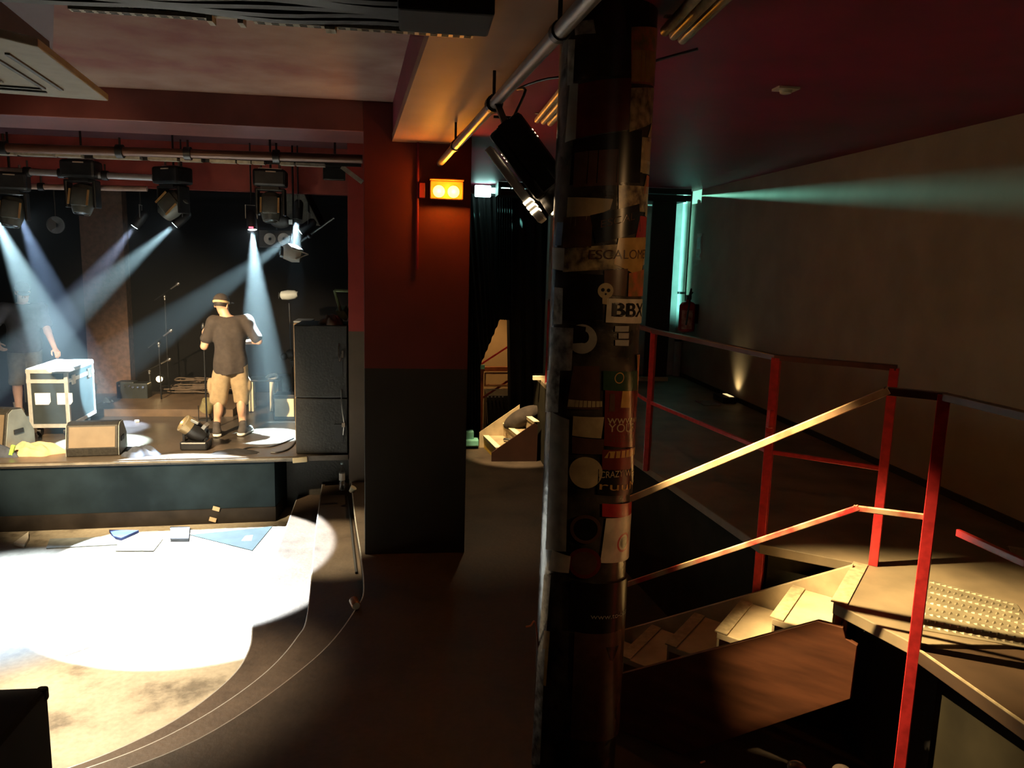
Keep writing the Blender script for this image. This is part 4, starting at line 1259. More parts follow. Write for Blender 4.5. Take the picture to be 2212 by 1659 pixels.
# loudspeaker stack by the jamb
pa = thing('loudspeaker_stack', (-1.05, 9.0, ZS), 'tall black loudspeaker cabinet at the stage end beside the red jamb', 'loudspeaker')
xa, xb = PY(637, 850, 8.66).x, -0.765
zt2 = PY(690, 702, 8.66).z
zmid = PY(690, 860, 8.66).z
wpart('cabinet', MB().box(((xa + xb) / 2, 8.96, (ZS + zmid) / 2), (xb - xa, 0.58, zmid - ZS - 0.006), None, 0.012), M_BLKW, pa)
wpart('cabinet', MB().box(((xa + xb) / 2, 8.96, (zt2 + zmid) / 2), (xb - xa, 0.58, zt2 - zmid - 0.006), None, 0.012), M_BLKW, pa)
wpart('handle', MB().box((xb - 0.10, 8.668, zmid + 0.35), (0.10, 0.012, 0.20)).box((xb - 0.10, 8.668, zmid - 0.4), (0.10, 0.012, 0.20)), M_BLACK, pa)
wpart('rigging_clip', MB().tube([(xb - 0.09, 8.66, zmid + 0.62), (xb - 0.095, 8.65, zmid + 0.52), (xb - 0.08, 8.645, zmid + 0.42), (xb - 0.06, 8.65, zmid + 0.5)], 0.008, 6).box((xb - 0.05, 8.65, zmid + 0.50), (0.02, 0.02, 0.08)), M_STEEL, pa)
wpart('link_cable', MB().tube([(xb - 0.07, 8.66, zmid + 0.1), (xb - 0.06, 8.64, zmid - 0.1), (xb - 0.04, 8.64, zmid - 0.28), (xb - 0.05, 8.65, zmid - 0.42)], 0.007, 6).box((xb - 0.045, 8.64, zmid - 0.30), (0.035, 0.03, 0.05)), M_STEEL, pa, True)
mo = thing('side_monitor', (PY(650, 800, 9.4).x, 9.6, ZS), 'upright brown speaker cabinet with a pale top behind the tall black loudspeaker', 'loudspeaker')
x0, x1 = PY(630, 750, 9.35).x, PY(668, 750, 9.35).x
zt3 = PY(650, 697, 9.4).z
wpart('cabinet', MB().box(((x0 + x1) / 2 + 0.02, 9.55, (ZS + zt3) / 2), (x1 - x0, 0.36, zt3 - ZS), None, 0.015), mat('brown_tolex', (0.20, 0.13, 0.07), 0.7, var=0.2, scale=30), mo)
wpart('lit_top', MB().box(((x0 + x1) / 2 + 0.02, 9.55, zt3 + 0.012), (x1 - x0, 0.36, 0.022), None, 0.008), M_GREYM, mo)  # pale slab stands in for the white beam's light on the top
# small stuff on top of the stack
gc = thing('green_chair', (-0.92, 9.0, zt2), 'pale green plastic chair upturned on top of the loudspeaker stack', 'chair')
q = lambda x, y: PY(x, y, 8.95)
wpart('leg', MB().tube([q(736, 672), q(724, 632), q(728, 628), q(760, 629)], 0.018, 8, 3), M_GREEN, gc, True)
wpart('seat', MB().prism([q(724, 672), q(742, 670), q(752, 684), q(748, 694), q(734, 688)], (0.02, 0.12, 0.05)), M_GREEN, gc, bevel=0.006)
def mound(cx, cy_, rx, ry, h, z, seed, n=26, flat=0.4):
    r = random.Random(seed)
    ph = [(r.uniform(2, 7), r.uniform(2, 7), r.uniform(0, 6.3), r.uniform(-1, 1)) for _ in range(7)]
    mb = MB()
    vs = []
    m = n
    for i in range(n + 1):
        rr = i / n
        for j in range(m * 2):
            t = 2 * PI * j / (m * 2)
            edge = 1 + 0.16 * math.sin(3 * t + seed) + 0.09 * math.sin(5 * t + 2 * seed) + 0.05 * math.sin(9 * t)
            x, y = rr * edge * math.cos(t), rr * edge * math.sin(t)
            hh = (1 - rr ** 2.4)
            wv = sum(a * math.sin(p * 2 * x + q_ * 2 * y + o) for p, q_, o, a in ph) / 5.0
            vs.append(V(cx + x * rx, cy_ + y * ry, z + h * hh * (0.75 + flat * wv) + (0.004 if rr < 1 else 0)))
    fs = [(i * 2 * m + j, (i + 1) * 2 * m + j, (i + 1) * 2 * m + (j + 1) % (2 * m), i * 2 * m + (j + 1) % (2 * m)) for i in range(n) for j in range(2 * m)]
    fs.append(tuple(n * 2 * m + j for j in range(2 * m - 1, -1, -1)))
    return mb.add(vs, fs)
def heap(name, px, z, wpx, dm, h, material, label, cat, seed, group=None, flat=0.4):
    p = PZ(*px, z)
    r = wpx / 2 / FP * (p - EYE).length
    return single(name, mound(p.x, p.y, r, dm, h, z, seed, flat=flat), material, label, cat, group, True)
heap('crumpled_cloth', (718, 700), zt2, 50, 0.14, 0.13, M_CLOTHBR, 'crumpled brownish cloth on top of the loudspeaker stack', 'cloth', 5)

# flight case
f0, f1 = PZ(60, 948, ZS), PZ(154, 943, ZS)
fn = V(-0.055, 1.0, 0).normalized()
fd = V(fn.y, -fn.x, 0)
FWd = (f1 - f0).length
f0 = f1 - fd * FWd
ZT = ZS + 0.115
zt4 = PY(150, 818, f1.y).z
fc = thing('flight_case', (f0.x + 0.25, f0.y + 0.3, ZS), 'grey flight case with white edges and two white labels beside the person in black', 'flight case')
DEP = 0.88
FR = Matrix((fd, fn, V(0, 0, 1))).transposed()
fcx = lambda u, v_, z: f0 + fd * u + fn * v_ + V(0, 0, z - ZS)
zlo = ZS + 0.11
zt4 = max(zt4, zlo + 0.7)
Hc = zt4 - zlo
wpart('body', MB().box(fcx(FWd / 2, DEP / 2, zlo + Hc / 2), (FWd - 0.02, DEP - 0.02, Hc - 0.02), FR), M_CASE, fc)
eg = MB()
e = 0.045
for u in (0, FWd):
    for v_ in (0, DEP):
        eg.box(fcx(u + (e / 2 if u == 0 else -e / 2), v_ + (e / 2 if v_ == 0 else -e / 2), zlo + Hc / 2), (e, e, Hc), FR, 0.006)
for z in (zlo + e / 2, zt4 - e / 2, zlo + Hc * 0.80):
    for v_ in (e / 2 - 0.002, DEP - e / 2 + 0.002):
        eg.box(fcx(FWd / 2, v_, z), (FWd, e, e), FR)
    for u in (e / 2 - 0.002, FWd - e / 2 + 0.002):
        eg.box(fcx(u, DEP / 2, z), (e, DEP, e), FR)
wpart('edging', eg, M_ALU, fc)
wpart('lid', MB().box(fcx(FWd / 2, DEP / 2, zt4 + 0.002), (FWd - 0.01, DEP - 0.01, 0.012), FR, 0.004), M_LABEL, fc)
for u in (0.165, 0.405):
    wpart('label_card', MB().prism([fcx(u - .085, 0.004, zlo + Hc * .60), fcx(u + .085, 0.004, zlo + Hc * .60), fcx(u + .085, 0.004, zlo + Hc * .45), fcx(u + .06, 0.004, zlo + Hc * .40), fcx(u - .085, 0.004, zlo + Hc * .40)], fn * -0.004), M_LABEL, fc)
for v_ in (0.16, 0.70):
    wpart('latch', MB().box(fcx(FWd + 0.008, v_, zlo + Hc * .80), (0.02, 0.10, 0.12), FR, 0.006), M_STEEL, fc)
for u in (0.08, FWd - 0.08):
    for v_ in (0.09, DEP - 0.09):
        wpart('castor', MB().cyl(fcx(u - 0.02, v_, ZS + 0.05), fcx(u + 0.02, v_, ZS + 0.05), 0.05, n=16).box(fcx(u, v_, ZS + 0.10), (0.07, 0.07, 0.02), FR), M_RUBBER, fc, True)
pz = PZ(128, 800, zt4 + 0.01)
single('white_cloth', mound(pz.x + 0.0, pz.y + 0.06, 0.13, 0.16, 0.12, zt4 + 0.008, 21, flat=0.5), M_LABEL, 'white cloth bunched up on the lid of the flight case under the hand', 'cloth', smooth=True)
pz = fcx(FWd * 0.5, 0.25, zt4 + 0.008)
single('papers', MB().box(pz + V(0, 0, 0.006), (0.30, 0.21, 0.010), FR @ Matrix.Rotation(0.15, 3, 'Z')), M_LABEL, 'white sheets lying flat on the lid of the flight case', 'papers')

# wedge monitors
def wedge(name, p, d, wd, dp, ht, label):
    """p: front bottom corner nearest the camera-left, d: direction of the front edge"""
    d = Vector(d).normalized()
    n = V(-d.y, d.x, 0)
    prof = [(0, 0), (0, 0.09), (dp * 0.16, ht * 0.92), (dp * 0.30, ht), (dp * 0.62, ht * 0.97), (dp, 0.18), (dp, 0)]
    r = thing(name, tuple(Vector(p) + d * wd / 2 + n * dp / 2), label, 'stage monitor')
    r.location.z = ZS
    wpart('cabinet', MB().prism([Vector(p) + n * a + V(0, 0, b) for a, b in prof], d * wd), M_BLKW, r, bevel=0.012)
    g0 = [(0.004, 0.10), (dp * 0.155, ht * 0.88)]
    a, b = (Vector(p) + n * (g0[0][0] - 0.008) + V(0, 0, g0[0][1])), (Vector(p) + n * (g0[1][0] - 0.008) + V(0, 0, g0[1][1]))
    wpart('grille', MB().prism([a + d * 0.03, a + d * (wd - 0.03), b + d * (wd - 0.03), b + d * 0.03], n * 0.004), mat('grey_grille', (0.15, 0.11, 0.07), 0.6, 0.1, var=0.12, scale=5), r)
    for u in (-0.006, wd - 0.006):
        wpart('side_plate', MB().prism([Vector(p) + d * u + n * (a * 0.96 + 0.01) + V(0, 0, b * 0.96 + 0.006) for a, b in prof], d * 0.012), mat('grey_side_plate', (0.22, 0.24, 0.23), 0.45, var=0.15), r)
    wpart('handle', MB().box(Vector(p) + d * (wd + 0.008) + n * dp * 0.45 + V(0, 0, ht * 0.45), (0.012, 0.14, 0.05), Matrix((d, n, V(0, 0, 1))).transposed()), M_BLACK, r)
    return r
w0, w1 = PZ(143, 988, ZS), PZ(256, 984, ZS)
wh = PY(200, 914, w0.y + 0.08).z - ZS
wedge('wedge_monitor', w0, w1 - w0, (w1 - w0).length, 0.42, wh, 'black wedge floor monitor at the stage lip in front of the flight case')
w2 = PZ(-118, 975, ZS); w3 = PZ(12, 982, ZS)
wedge('wedge_monitor', w2, w3 - w2, (w3 - w2).length, 0.46, PY(10, 888, w3.y).z - ZS, 'black wedge floor monitor cut by the frame edge beside the green tape')

# moving head lying on the stage floor
c = PZ(408, 972, ZS)
fm = thing('floor_moving_head', (c.x, c.y, ZS), 'black moving head standing on the stage lip with its lamp tipped sideways', 'stage light')
wpart('base', MB().box((c.x + 0.06, c.y + 0.08, ZS + 0.05), (0.30, 0.24, 0.10), None, 0.02), M_BLKM, fm)
for s_ in (-1, 1):
    wpart('yoke_arm', MB().box((c.x + 0.06 + s_ * 0.115, c.y + 0.08, ZS + 0.185), (0.03, 0.14, 0.21), None, 0.01), M_BLKM, fm)
hdv = V(-0.62, -0.30, 0.55).normalized()
hp = V(c.x + 0.07, c.y + 0.06, ZS + 0.21)
wpart('head', MB().lathe(hp - hdv * 0.14, [(0.06, 0), (0.10, 0.04), (0.11, 0.17), (0.098, 0.24)], hdv, 24), M_BLKM, fm, True)
wpart('lens_ring', MB().lathe(hp + hdv * 0.085, [(0.105, 0), (0.105, 0.085), (0.09, 0.09), (0.08, 0.07)], hdv, 24), mat('brass_ring', (0.42, 0.33, 0.19), 0.35, 0.6), fm, True)
wpart('cooling_fins', MB().box(hp + V(0.02, -0.10, 0.13), (0.09, 0.05, 0.03), Matrix.Rotation(0.5, 3, 'Y'), 0.006).box(hp + V(0.12, -0.06, 0.07), (0.04, 0.14, 0.05), Matrix.Rotation(0.7, 3, 'Y')), M_GREYM, fm)

# things along the back of the stage
rs = PZ(420, 893, ZS)
single('drum_riser', MB().box((PZ(372, 884, ZS).x, 11.35, ZS + 0.05), (1.9, 1.2, 0.10)), mat('riser_board', (0.14, 0.09, 0.055), 0.5, var=0.2), 'low brown drum riser across the back of the stage', 'riser')
am2 = thing('amplifier', tuple(PZ(614, 910, ZS)), 'small black amplifier with a cream front beside the lamp stand', 'amplifier')
c = PZ(614, 908, ZS)
aw = (PY(636, 880, c.y).x - PY(589, 880, c.y).x)
ah = PY(614, 853, c.y).z - ZS
wpart('cabinet', MB().box((c.x, c.y + 0.14, ZS + ah / 2), (aw, 0.28, ah), None, 0.01), M_BLACK, am2)
wpart('front_cloth', MB().box((c.x + 0.005, c.y - 0.003, ZS + ah / 2), (aw * 0.88, 0.012, ah * 0.70)), M_CREAM, am2)
c = PZ(570, 890, ZS)
st = thing('low_table', (c.x, c.y, ZS), 'low black table with two pale legs behind the person in khaki shorts', 'table')
tw = PY(600, 830, c.y).x - PY(541, 830, c.y).x
th = PY(570, 822, c.y).z - ZS
wpart('top', MB().box((c.x, c.y + 0.14, ZS + th), (tw + 0.06, 0.36, 0.03), None, 0.008), M_BLKW, st)
for s, nm in ((-1, 0), (0.55, 1)):
    wpart('leg', MB().box((c.x + s * tw / 2 + 0.02, c.y, ZS + th / 2), (0.065, 0.05, th - 0.02), None, 0.006), M_CREAM, st)
for s in (-1, 1):
    wpart('leg', MB().box((c.x + s * tw / 2, c.y + 0.28, ZS + th / 2), (0.05, 0.05, th - 0.02)), M_BLKM, st)
single('towel_loop', MB().tube([PY(575, 817, c.y + 0.08), PY(583, 811, c.y + 0.1), PY(594, 809, c.y + 0.12), PY(598, 814, c.y + 0.1), PY(590, 818, c.y + 0.06), PY(578, 819, c.y + 0.04)], 0.022, 8), M_CLOTHW, 'rolled white towel loop on the low black table', 'towel', smooth=True)
c = PZ(612, 884, ZS)
single('drum_stool', MB().lathe((c.x, c.y + 0.25, ZS), [(0.16, 0), (0.19, 0.02), (0.19, 0.42), (0.17, 0.46), (0.10, 0.47)], n=28), mat('seat_leatherette', (0.10, 0.11, 0.11), 0.45), 'dark round drum seat behind the cream fronted amplifier', 'stool', smooth=True)
heap('white_towel', (392, 884), ZS, 52, 0.09, 0.09, M_CLOTHW, 'white towel dropped on the stage floor in front of the cable heap', 'towel', 11)
heap('cream_cloth', (232, 884), ZS, 34, 0.10, 0.16, M_CLOTHW, 'cream cloth heaped on the floor beside the flight case', 'cloth', 12)
heap('paper_wrap', (82, 978), ZS, 104, 0.16, 0.13, M_CARD, 'crumpled brown paper wrap on the stage lip between the two wedge monitors', 'paper', 13, flat=0.9)
heap('dark_jacket', (303, 982), ZS, 66, 0.13, 0.11, M_CLOTHB, 'dark blue jacket heaped on the stage lip beside the wedge monitor', 'jacket', 14, flat=0.8)
heap('black_bag', (-2, 985), ZS, 66, 0.10, 0.15, M_CLOTHB, 'black bag slumped on the stage lip in front of the cut off wedge monitor', 'bag', 15)
heap('black_cloth', (510, 978), ZS, 90, 0.10, 0.05, M_CURT, 'black cloth lying flat on the stage lip beside the floor moving head', 'cloth', 16)
c = PZ(30, 986, ZS)
single('tape_strip', MB().box((c.x, c.y - 0.03, ZS + 0.068), (0.035, 0.03, 0.13), Matrix.Rotation(0.3, 3, 'Y')), mat('bright_green_tape', (0.35, 0.85, 0.12), 0.5), 'bright green tape tab sticking up on the stage lip', 'tape')
c = PZ(4, 893, ZS)
single('yellow_box', MB().box((c.x, c.y + 0.9, ZS + 0.42), (0.22, 0.2, 0.2), None, 0.01).box((c.x, c.y + 0.9, ZS + 0.16), (0.18, 0.16, 0.32)), M_CREAM, 'pale yellow box on a stand behind the cut off wedge monitor', 'box')
c = PZ(16, 892, ZS)
single('white_cup', MB().lathe((c.x, c.y + 0.25, ZS), [(0.03, 0), (0.042, 0.10), (0.04, 0.104)], n=16), M_LABEL, 'white cup on the stage behind the cut off wedge monitor', 'cup', smooth=True)
# cable tangle
cbm = MB()
rr = random.Random(4)
cc = PZ(418, 876, ZS)
for i in range(16):
    r_ = rr.uniform(0.12, 0.45)
    x0_, y0_ = cc.x + rr.uniform(-0.25, 0.25), cc.y + 0.5 + rr.uniform(-0.12, 0.12)
    pts_ = []
    a0_ = rr.uniform(0, 6.3)
    for k in range(9):
        a = a0_ + k * 0.8
        pts_.append(V(x0_ + r_ * math.cos(a), y0_ + r_ * 0.5 * math.sin(a), ZS + 0.115 + 0.018 * i * (1 - r_) + 0.012 * math.sin(3 * a)))
    cbm.tube(pts_, 0.011, 6, 4)
tag(single('cable_tangle', cbm, M_CLOTHBR, 'brown tangle of cables heaped at the back of the stage', 'cables', smooth=True), kind='stuff')
def mic_stand(px, yoff, hpx, label, boom=0.5, name='microphone_stand'):
    c = PZ(*px, ZS)
    c = V(c.x, c.y + yoff, ZS)
    z = ZS + 0.0
    t = PY(px[0], hpx, c.y).z
    r = thing(name, (c.x, c.y, ZS), label, 'microphone stand')
    wpart('base', MB().lathe((c.x, c.y, ZS), [(0.13, 0), (0.13, 0.012), (0.02, 0.03)], n=20), M_BLKM, r, True)
    wpart('pole', MB().cyl((c.x, c.y, ZS + 0.02), (c.x, c.y, t), 0.011, n=10), M_STEEL if boom > 0.4 else M_BLKM, r, True)
    b0, b1 = V(c.x - 0.15, c.y, t - 0.06), V(c.x + boom, c.y - 0.1, t + 0.12)
    wpart('boom', MB().cyl(b0, b1, 0.008, n=8), M_BLKM, r, True)
    wpart('clip', MB().sphere((c.x, c.y, t), 0.025).cyl((c.x, c.y, t - 0.05), (c.x, c.y, t + 0.02), 0.018, n=10), M_STEEL, r, True)
    wpart('microphone', MB().lathe(b1, [(0.010, 0), (0.014, 0.12), (0.024, 0.13), (0.026, 0.16), (0.015, 0.18)], (b1 - b0), 14), M_STEEL, r, True)
    return r
mic_stand((337, 884), 0.25, 742, 'microphone stand with a pale boom clip standing behind the white towel', 0.1)
mic_stand((330, 880), 0.75, 640, 'tall thin microphone stand at the very back of the stage', 0.12)
mic_stand((300, 882), 0.5, 800, 'short microphone stand beside the cream cloth', 0.2)
# small dark lamps and a drum
for (px, yo, lb) in (((452, 868), 0.6, 'small yellow lit lamp can on the floor behind the khaki shorts'), ((442, 910), 0.2, 'small lamp can on the stage floor just behind the floor moving head')):
    c = PZ(*px, ZS)
    r = thing('lamp_can', (c.x, c.y + yo * 0.3, ZS), lb, 'stage light', 'lamp cans on the stage floor')
    b = V(c.x, c.y + yo * 0.3, ZS + 0.12)
    wpart('can', MB().lathe(b, [(0.05, 0), (0.085, 0.02), (0.09, 0.17)], (0.35, -0.25, 0.8), 20), mat('olive_lamp_paint', (0.30, 0.25, 0.12), 0.45), r, True)
    wpart('foot', MB().box((c.x, c.y + yo * 0.3, ZS + 0.012), (0.16, 0.12, 0.024)).bar((c.x - 0.09, c.y + yo * 0.3, ZS + 0.02), (c.x - 0.09, c.y + yo * 0.3, ZS + 0.2), 0.02, 0.006).bar((c.x + 0.09, c.y + yo * 0.3, ZS + 0.02), (c.x + 0.09, c.y + yo * 0.3, ZS + 0.2), 0.02, 0.006), M_BLKM, r)
c = PZ(344, 880, ZS)
r = thing('floor_lamp_head', (c.x, c.y + 0.45, ZS), 'small round lamp with a bright white face beside the pale boom clip stand', 'stage light')
lc_ = PY(346, 818, c.y + 0.45)
wpart('body', MB().sphere(lc_ + V(0, 0.03, 0), 0.075, sc=(1, 0.9, 1)), M_BLKM, r, True)
wpart('face', MB().lathe(lc_ + V(0, -0.035, 0), [(0.045, 0), (0.04, 0.008)], (0.2, -1, 0.25), 18), M_WARML, r, True)
wpart('stem', MB().cyl((lc_.x, lc_.y + 0.03, ZS + 0.02), (lc_.x, lc_.y + 0.03, lc_.z - 0.06), 0.012, n=8).lathe((lc_.x, lc_.y + 0.03, ZS), [(0.09, 0), (0.09, 0.015), (0.02, 0.02)]), M_BLKM, r, True)
for i, (px, wz, lb) in enumerate((((255, 858), 0.22, 'dark square effects box with bright knobs behind the flight case'), ((285, 870), 0.2, 'small grey box at the back of the stage beside the effects box'))):
    c = PZ(px[0], 884, ZS)
    r = thing('effects_box', (c.x, c.y + 0.4, ZS), lb, 'box', 'boxes behind the flight case')
    wpart('case', MB().box((c.x, c.y + 0.4, ZS + wz / 2 + 0.06), (0.24, 0.2, wz + 0.12), None, 0.012), M_CASE, r)
    for k in range(3):
        wpart('knob', MB().cyl((c.x - 0.07 + 0.07 * k, c.y + 0.29, ZS + wz + 0.06), (c.x - 0.07 + 0.07 * k, c.y + 0.27, ZS + wz + 0.07), 0.016, n=10), M_SPARK, r, True)
for i, (px, lb) in enumerate((((262, 872), 'pale tape roll on the stage behind the cream cloth'), ((283, 873), 'white folded card on the stage floor beside the pale tape roll'), ((296, 912), 'small shiny metal clip on the bare stage floor'))):
    c = PZ(*px, ZS)
    single('small_prop', MB().box((c.x, c.y, ZS + 0.015), (0.075 - 0.012 * i, 0.05, 0.03), Matrix.Rotation(0.5, 3, 'Z'), 0.005), M_LABEL, lb, 'prop')
cab = [PZ(x, y, ZS) + V(0, 0, 0.008) for x, y in ((634, 948), (612, 958), (585, 966), (555, 967), (535, 969), (518, 975))]
single('stage_cable', MB().tube(cab, 0.009), M_RUBBER, 'black cable curving over the stage floor in front of the tall black loudspeaker', 'cable', smooth=True)
cab = [PZ(x, y, ZS) + V(0, 0, 0.008) for x, y in ((638, 955), (630, 966), (618, 974), (600, 979), (585, 979))]
single('stage_cable', MB().tube(cab, 0.010), M_RUBBER, 'second shorter black cable at the stage lip by the tall black loudspeaker', 'cable', smooth=True)

# ================================================================== PEOPLE (smooth blended bodies)
def surface(prims, lo, hi, h, cut=None, wob=None):
    """polygonise a smooth union of tapered capsules / ellipsoids -> MB"""
    lo, hi = np.array(lo, float), np.array(hi, float)
    n = np.ceil((hi - lo) / h).astype(int) + 1
    D = np.full(n, 1e3, np.float32)
    ax = [lo[i] + h * np.arange(n[i]) for i in range(3)]
    for pr in prims:
        k = pr.get('k', 0.02)
        if 'c' in pr:
            c, r = np.array(pr['c'], float), np.array(pr['r'], float)
            mn, mx = c - r.max() - 0.10, c + r.max() + 0.10
        else:
            a, b = np.array(pr['a'], float), np.array(pr['b'], float)
            r0, r1 = pr['ra'], pr['rb']
            mn, mx = np.minimum(a, b) - max(r0, r1) - 0.10, np.maximum(a, b) + max(r0, r1) + 0.10
        i0 = np.maximum(((mn - lo) / h).astype(int), 0)
        i1 = np.minimum(((mx - lo) / h).astype(int) + 2, n)
        if (i1 <= i0).any():
            continue
        X, Y, Z = np.meshgrid(ax[0][i0[0]:i1[0]], ax[1][i0[1]:i1[1]], ax[2][i0[2]:i1[2]], indexing='ij')
        if 'c' in pr:
            x, y, z = X - c[0], Y - c[1], Z - c[2]
            if 'rot' in pr:
                R = pr['rot']
                x, y, z = (R[0][0] * x + R[0][1] * y + R[0][2] * z, R[1][0] * x + R[1][1] * y + R[1][2] * z, R[2][0] * x + R[2][1] * y + R[2][2] * z)
            q = np.sqrt((x / r[0]) ** 2 + (y / r[1]) ** 2 + (z / r[2]) ** 2)
            g = np.sqrt((x / r[0] ** 2) ** 2 + (y / r[1] ** 2) ** 2 + (z / r[2] ** 2) ** 2) + 1e-9
            d = q * (q - 1) / g
            d = np.where(q < 0.05, -r.min(), d)
        else:
            s = np.array(pr.get('s', (1, 1, 1)), float)
            A, B = a / s, b / s
            ba = B - A
            px, py, pz = X / s[0] - A[0], Y / s[1] - A[1], Z / s[2] - A[2]
            t = np.clip((px * ba[0] + py * ba[1] + pz * ba[2]) / (ba @ ba), 0, 1)
            d = (np.sqrt((px - ba[0] * t) ** 2 + (py - ba[1] * t) ** 2 + (pz - ba[2] * t) ** 2) - (r0 + (r1 - r0) * t)) * s.min()
        sub = D[i0[0]:i1[0], i0[1]:i1[1], i0[2]:i1[2]]
        hh = np.clip(0.5 + 0.5 * (sub - d) / k, 0, 1)
        D[i0[0]:i1[0], i0[1]:i1[1], i0[2]:i1[2]] = sub * (1 - hh) + d * hh - k * hh * (1 - hh)
    X, Y, Z = np.meshgrid(*ax, indexing='ij')
    if wob is not None:
        D = D + wob(X, Y, Z)
    if cut is not None:
        D = np.maximum(D, cut(X, Y, Z))
    D[0, :, :] = D[-1, :, :] = 1; D[:, 0, :] = D[:, -1, :] = 1; D[:, :, 0] = D[:, :, -1] = 1
    S = D < 0
    cn = n - 1
    cnt = np.zeros(cn, int)
    acc = np.zeros((*cn, 3))
    off = [(i, j, k) for i in (0, 1) for j in (0, 1) for k in (0, 1)]
    sl = lambda o: tuple(slice(o[i], o[i] + cn[i]) for i in range(3))
    for a in off:
        for axis in range(3):
            if a[axis] == 1:
                continue
            b = tuple(a[i] + (1 if i == axis else 0) for i in range(3))
            da, db = D[sl(a)], D[sl(b)]
            m_ = S[sl(a)] != S[sl(b)]
            t = np.where(m_, da / np.where(m_, da - db, 1), 0)
            for i in range(3):
                acc[..., i] += np.where(m_, a[i] + (t if i == axis else 0), 0)
            cnt += m_
    act = cnt > 0
    idx = -np.ones(cn, int)
    idx[act] = np.arange(act.sum())
    ii = np.argwhere(act)
    vs = lo + h * (ii + acc[act] / cnt[act][:, None])
    faces = []
    for axis in range(3):
        o1, o2 = [(1, 2), (2, 0), (0, 1)][axis]
        a = S
        sh = [slice(None)] * 3
        s0 = list(sh); s1 = list(sh)
        s0[axis] = slice(0, n[axis] - 1); s1[axis] = slice(1, n[axis])
        chg = np.argwhere(a[tuple(s0)] != a[tuple(s1)])
        sgn = a[tuple(s0)]
        for p in chg:
            if p[o1] < 1 or p[o2] < 1 or p[o1] >= cn[o1] or p[o2] >= cn[o2]:
                continue
            q = []
            for d1, d2 in ((-1, -1), (0, -1), (0, 0), (-1, 0)):
                c = p.copy(); c[o1] += d1; c[o2] += d2
                q.append(int(idx[tuple(c)]))
            if min(q) < 0:
                continue
            faces.append(tuple(q if sgn[tuple(p)] else q[::-1]))
    mb = MB()
    mb.v = [Vector(v) for v in vs]
    mb.f = faces
    return mb


def C_(a, b, ra, rb, k=0.02, s=None):
    d = dict(a=a, b=b, ra=ra, rb=rb, k=k)
    if s: d['s'] = s
    return d
def E_(c, r, k=0.02, rot=None):
    d = dict(c=c, r=r, k=k)
    if rot is not None: d['rot'] = rot
    return d
def rotz(a):
    c, s = math.cos(a), math.sin(a)
    return ((c, s, 0), (-s, c, 0), (0, 0, 1))


def hand(wr, d, palm, thumb_side, curl, sc=1.0):
    """five separate bent fingers from wrist wr, pointing along d, palm facing `palm`"""
    wr, d, palm = Vector(wr), Vector(d).normalized(), Vector(palm)
    palm = (palm - d * palm.dot(d)).normalized()
    side = d.cross(palm) * thumb_side
    pr = []
    kn = wr + d * 0.085 * sc
    for i, (u, L) in enumerate(((0.030, 0.075), (0.010, 0.082), (-0.011, 0.077), (-0.030, 0.062))):
        b = kn + side * u * sc
        pr.append(C_(tuple(wr + side * u * 0.55 * sc + d * 0.01), tuple(b), 0.014 * sc, 0.0115 * sc, 0.012))
        p = b
        ang = 0.25
        for j, f in enumerate((0.45, 0.32, 0.23)):
            ang += curl * (0.55 + 0.2 * j) + 0.06 * i
            q = p + (d * math.cos(ang) + palm * math.sin(ang)) * L * f * sc
            pr.append(C_(tuple(p), tuple(q), (0.0098 - 0.001 * j) * sc, (0.009 - 0.001 * j) * sc, 0.004))
            p = q
    t0 = wr + d * 0.03 * sc + side * 0.022 * sc
    t1 = t0 + (d * 0.55 + side * 0.7 + palm * 0.25).normalized() * 0.042 * sc
    t2 = t1 + (d * 0.75 + side * 0.2 + palm * 0.5 * (0.4 + curl)).normalized() * 0.033 * sc
    t3 = t2 + (d * 0.75 - side * 0.1 + palm * 0.7 * (0.4 + curl)).normalized() * 0.026 * sc
    pr += [C_(tuple(t0), tuple(t1), 0.014 * sc, 0.0115 * sc, 0.008), C_(tuple(t1), tuple(t2), 0.011 * sc, 0.010 * sc, 0.005), C_(tuple(t2), tuple(t3), 0.010 * sc, 0.008 * sc, 0.005)]
    return pr


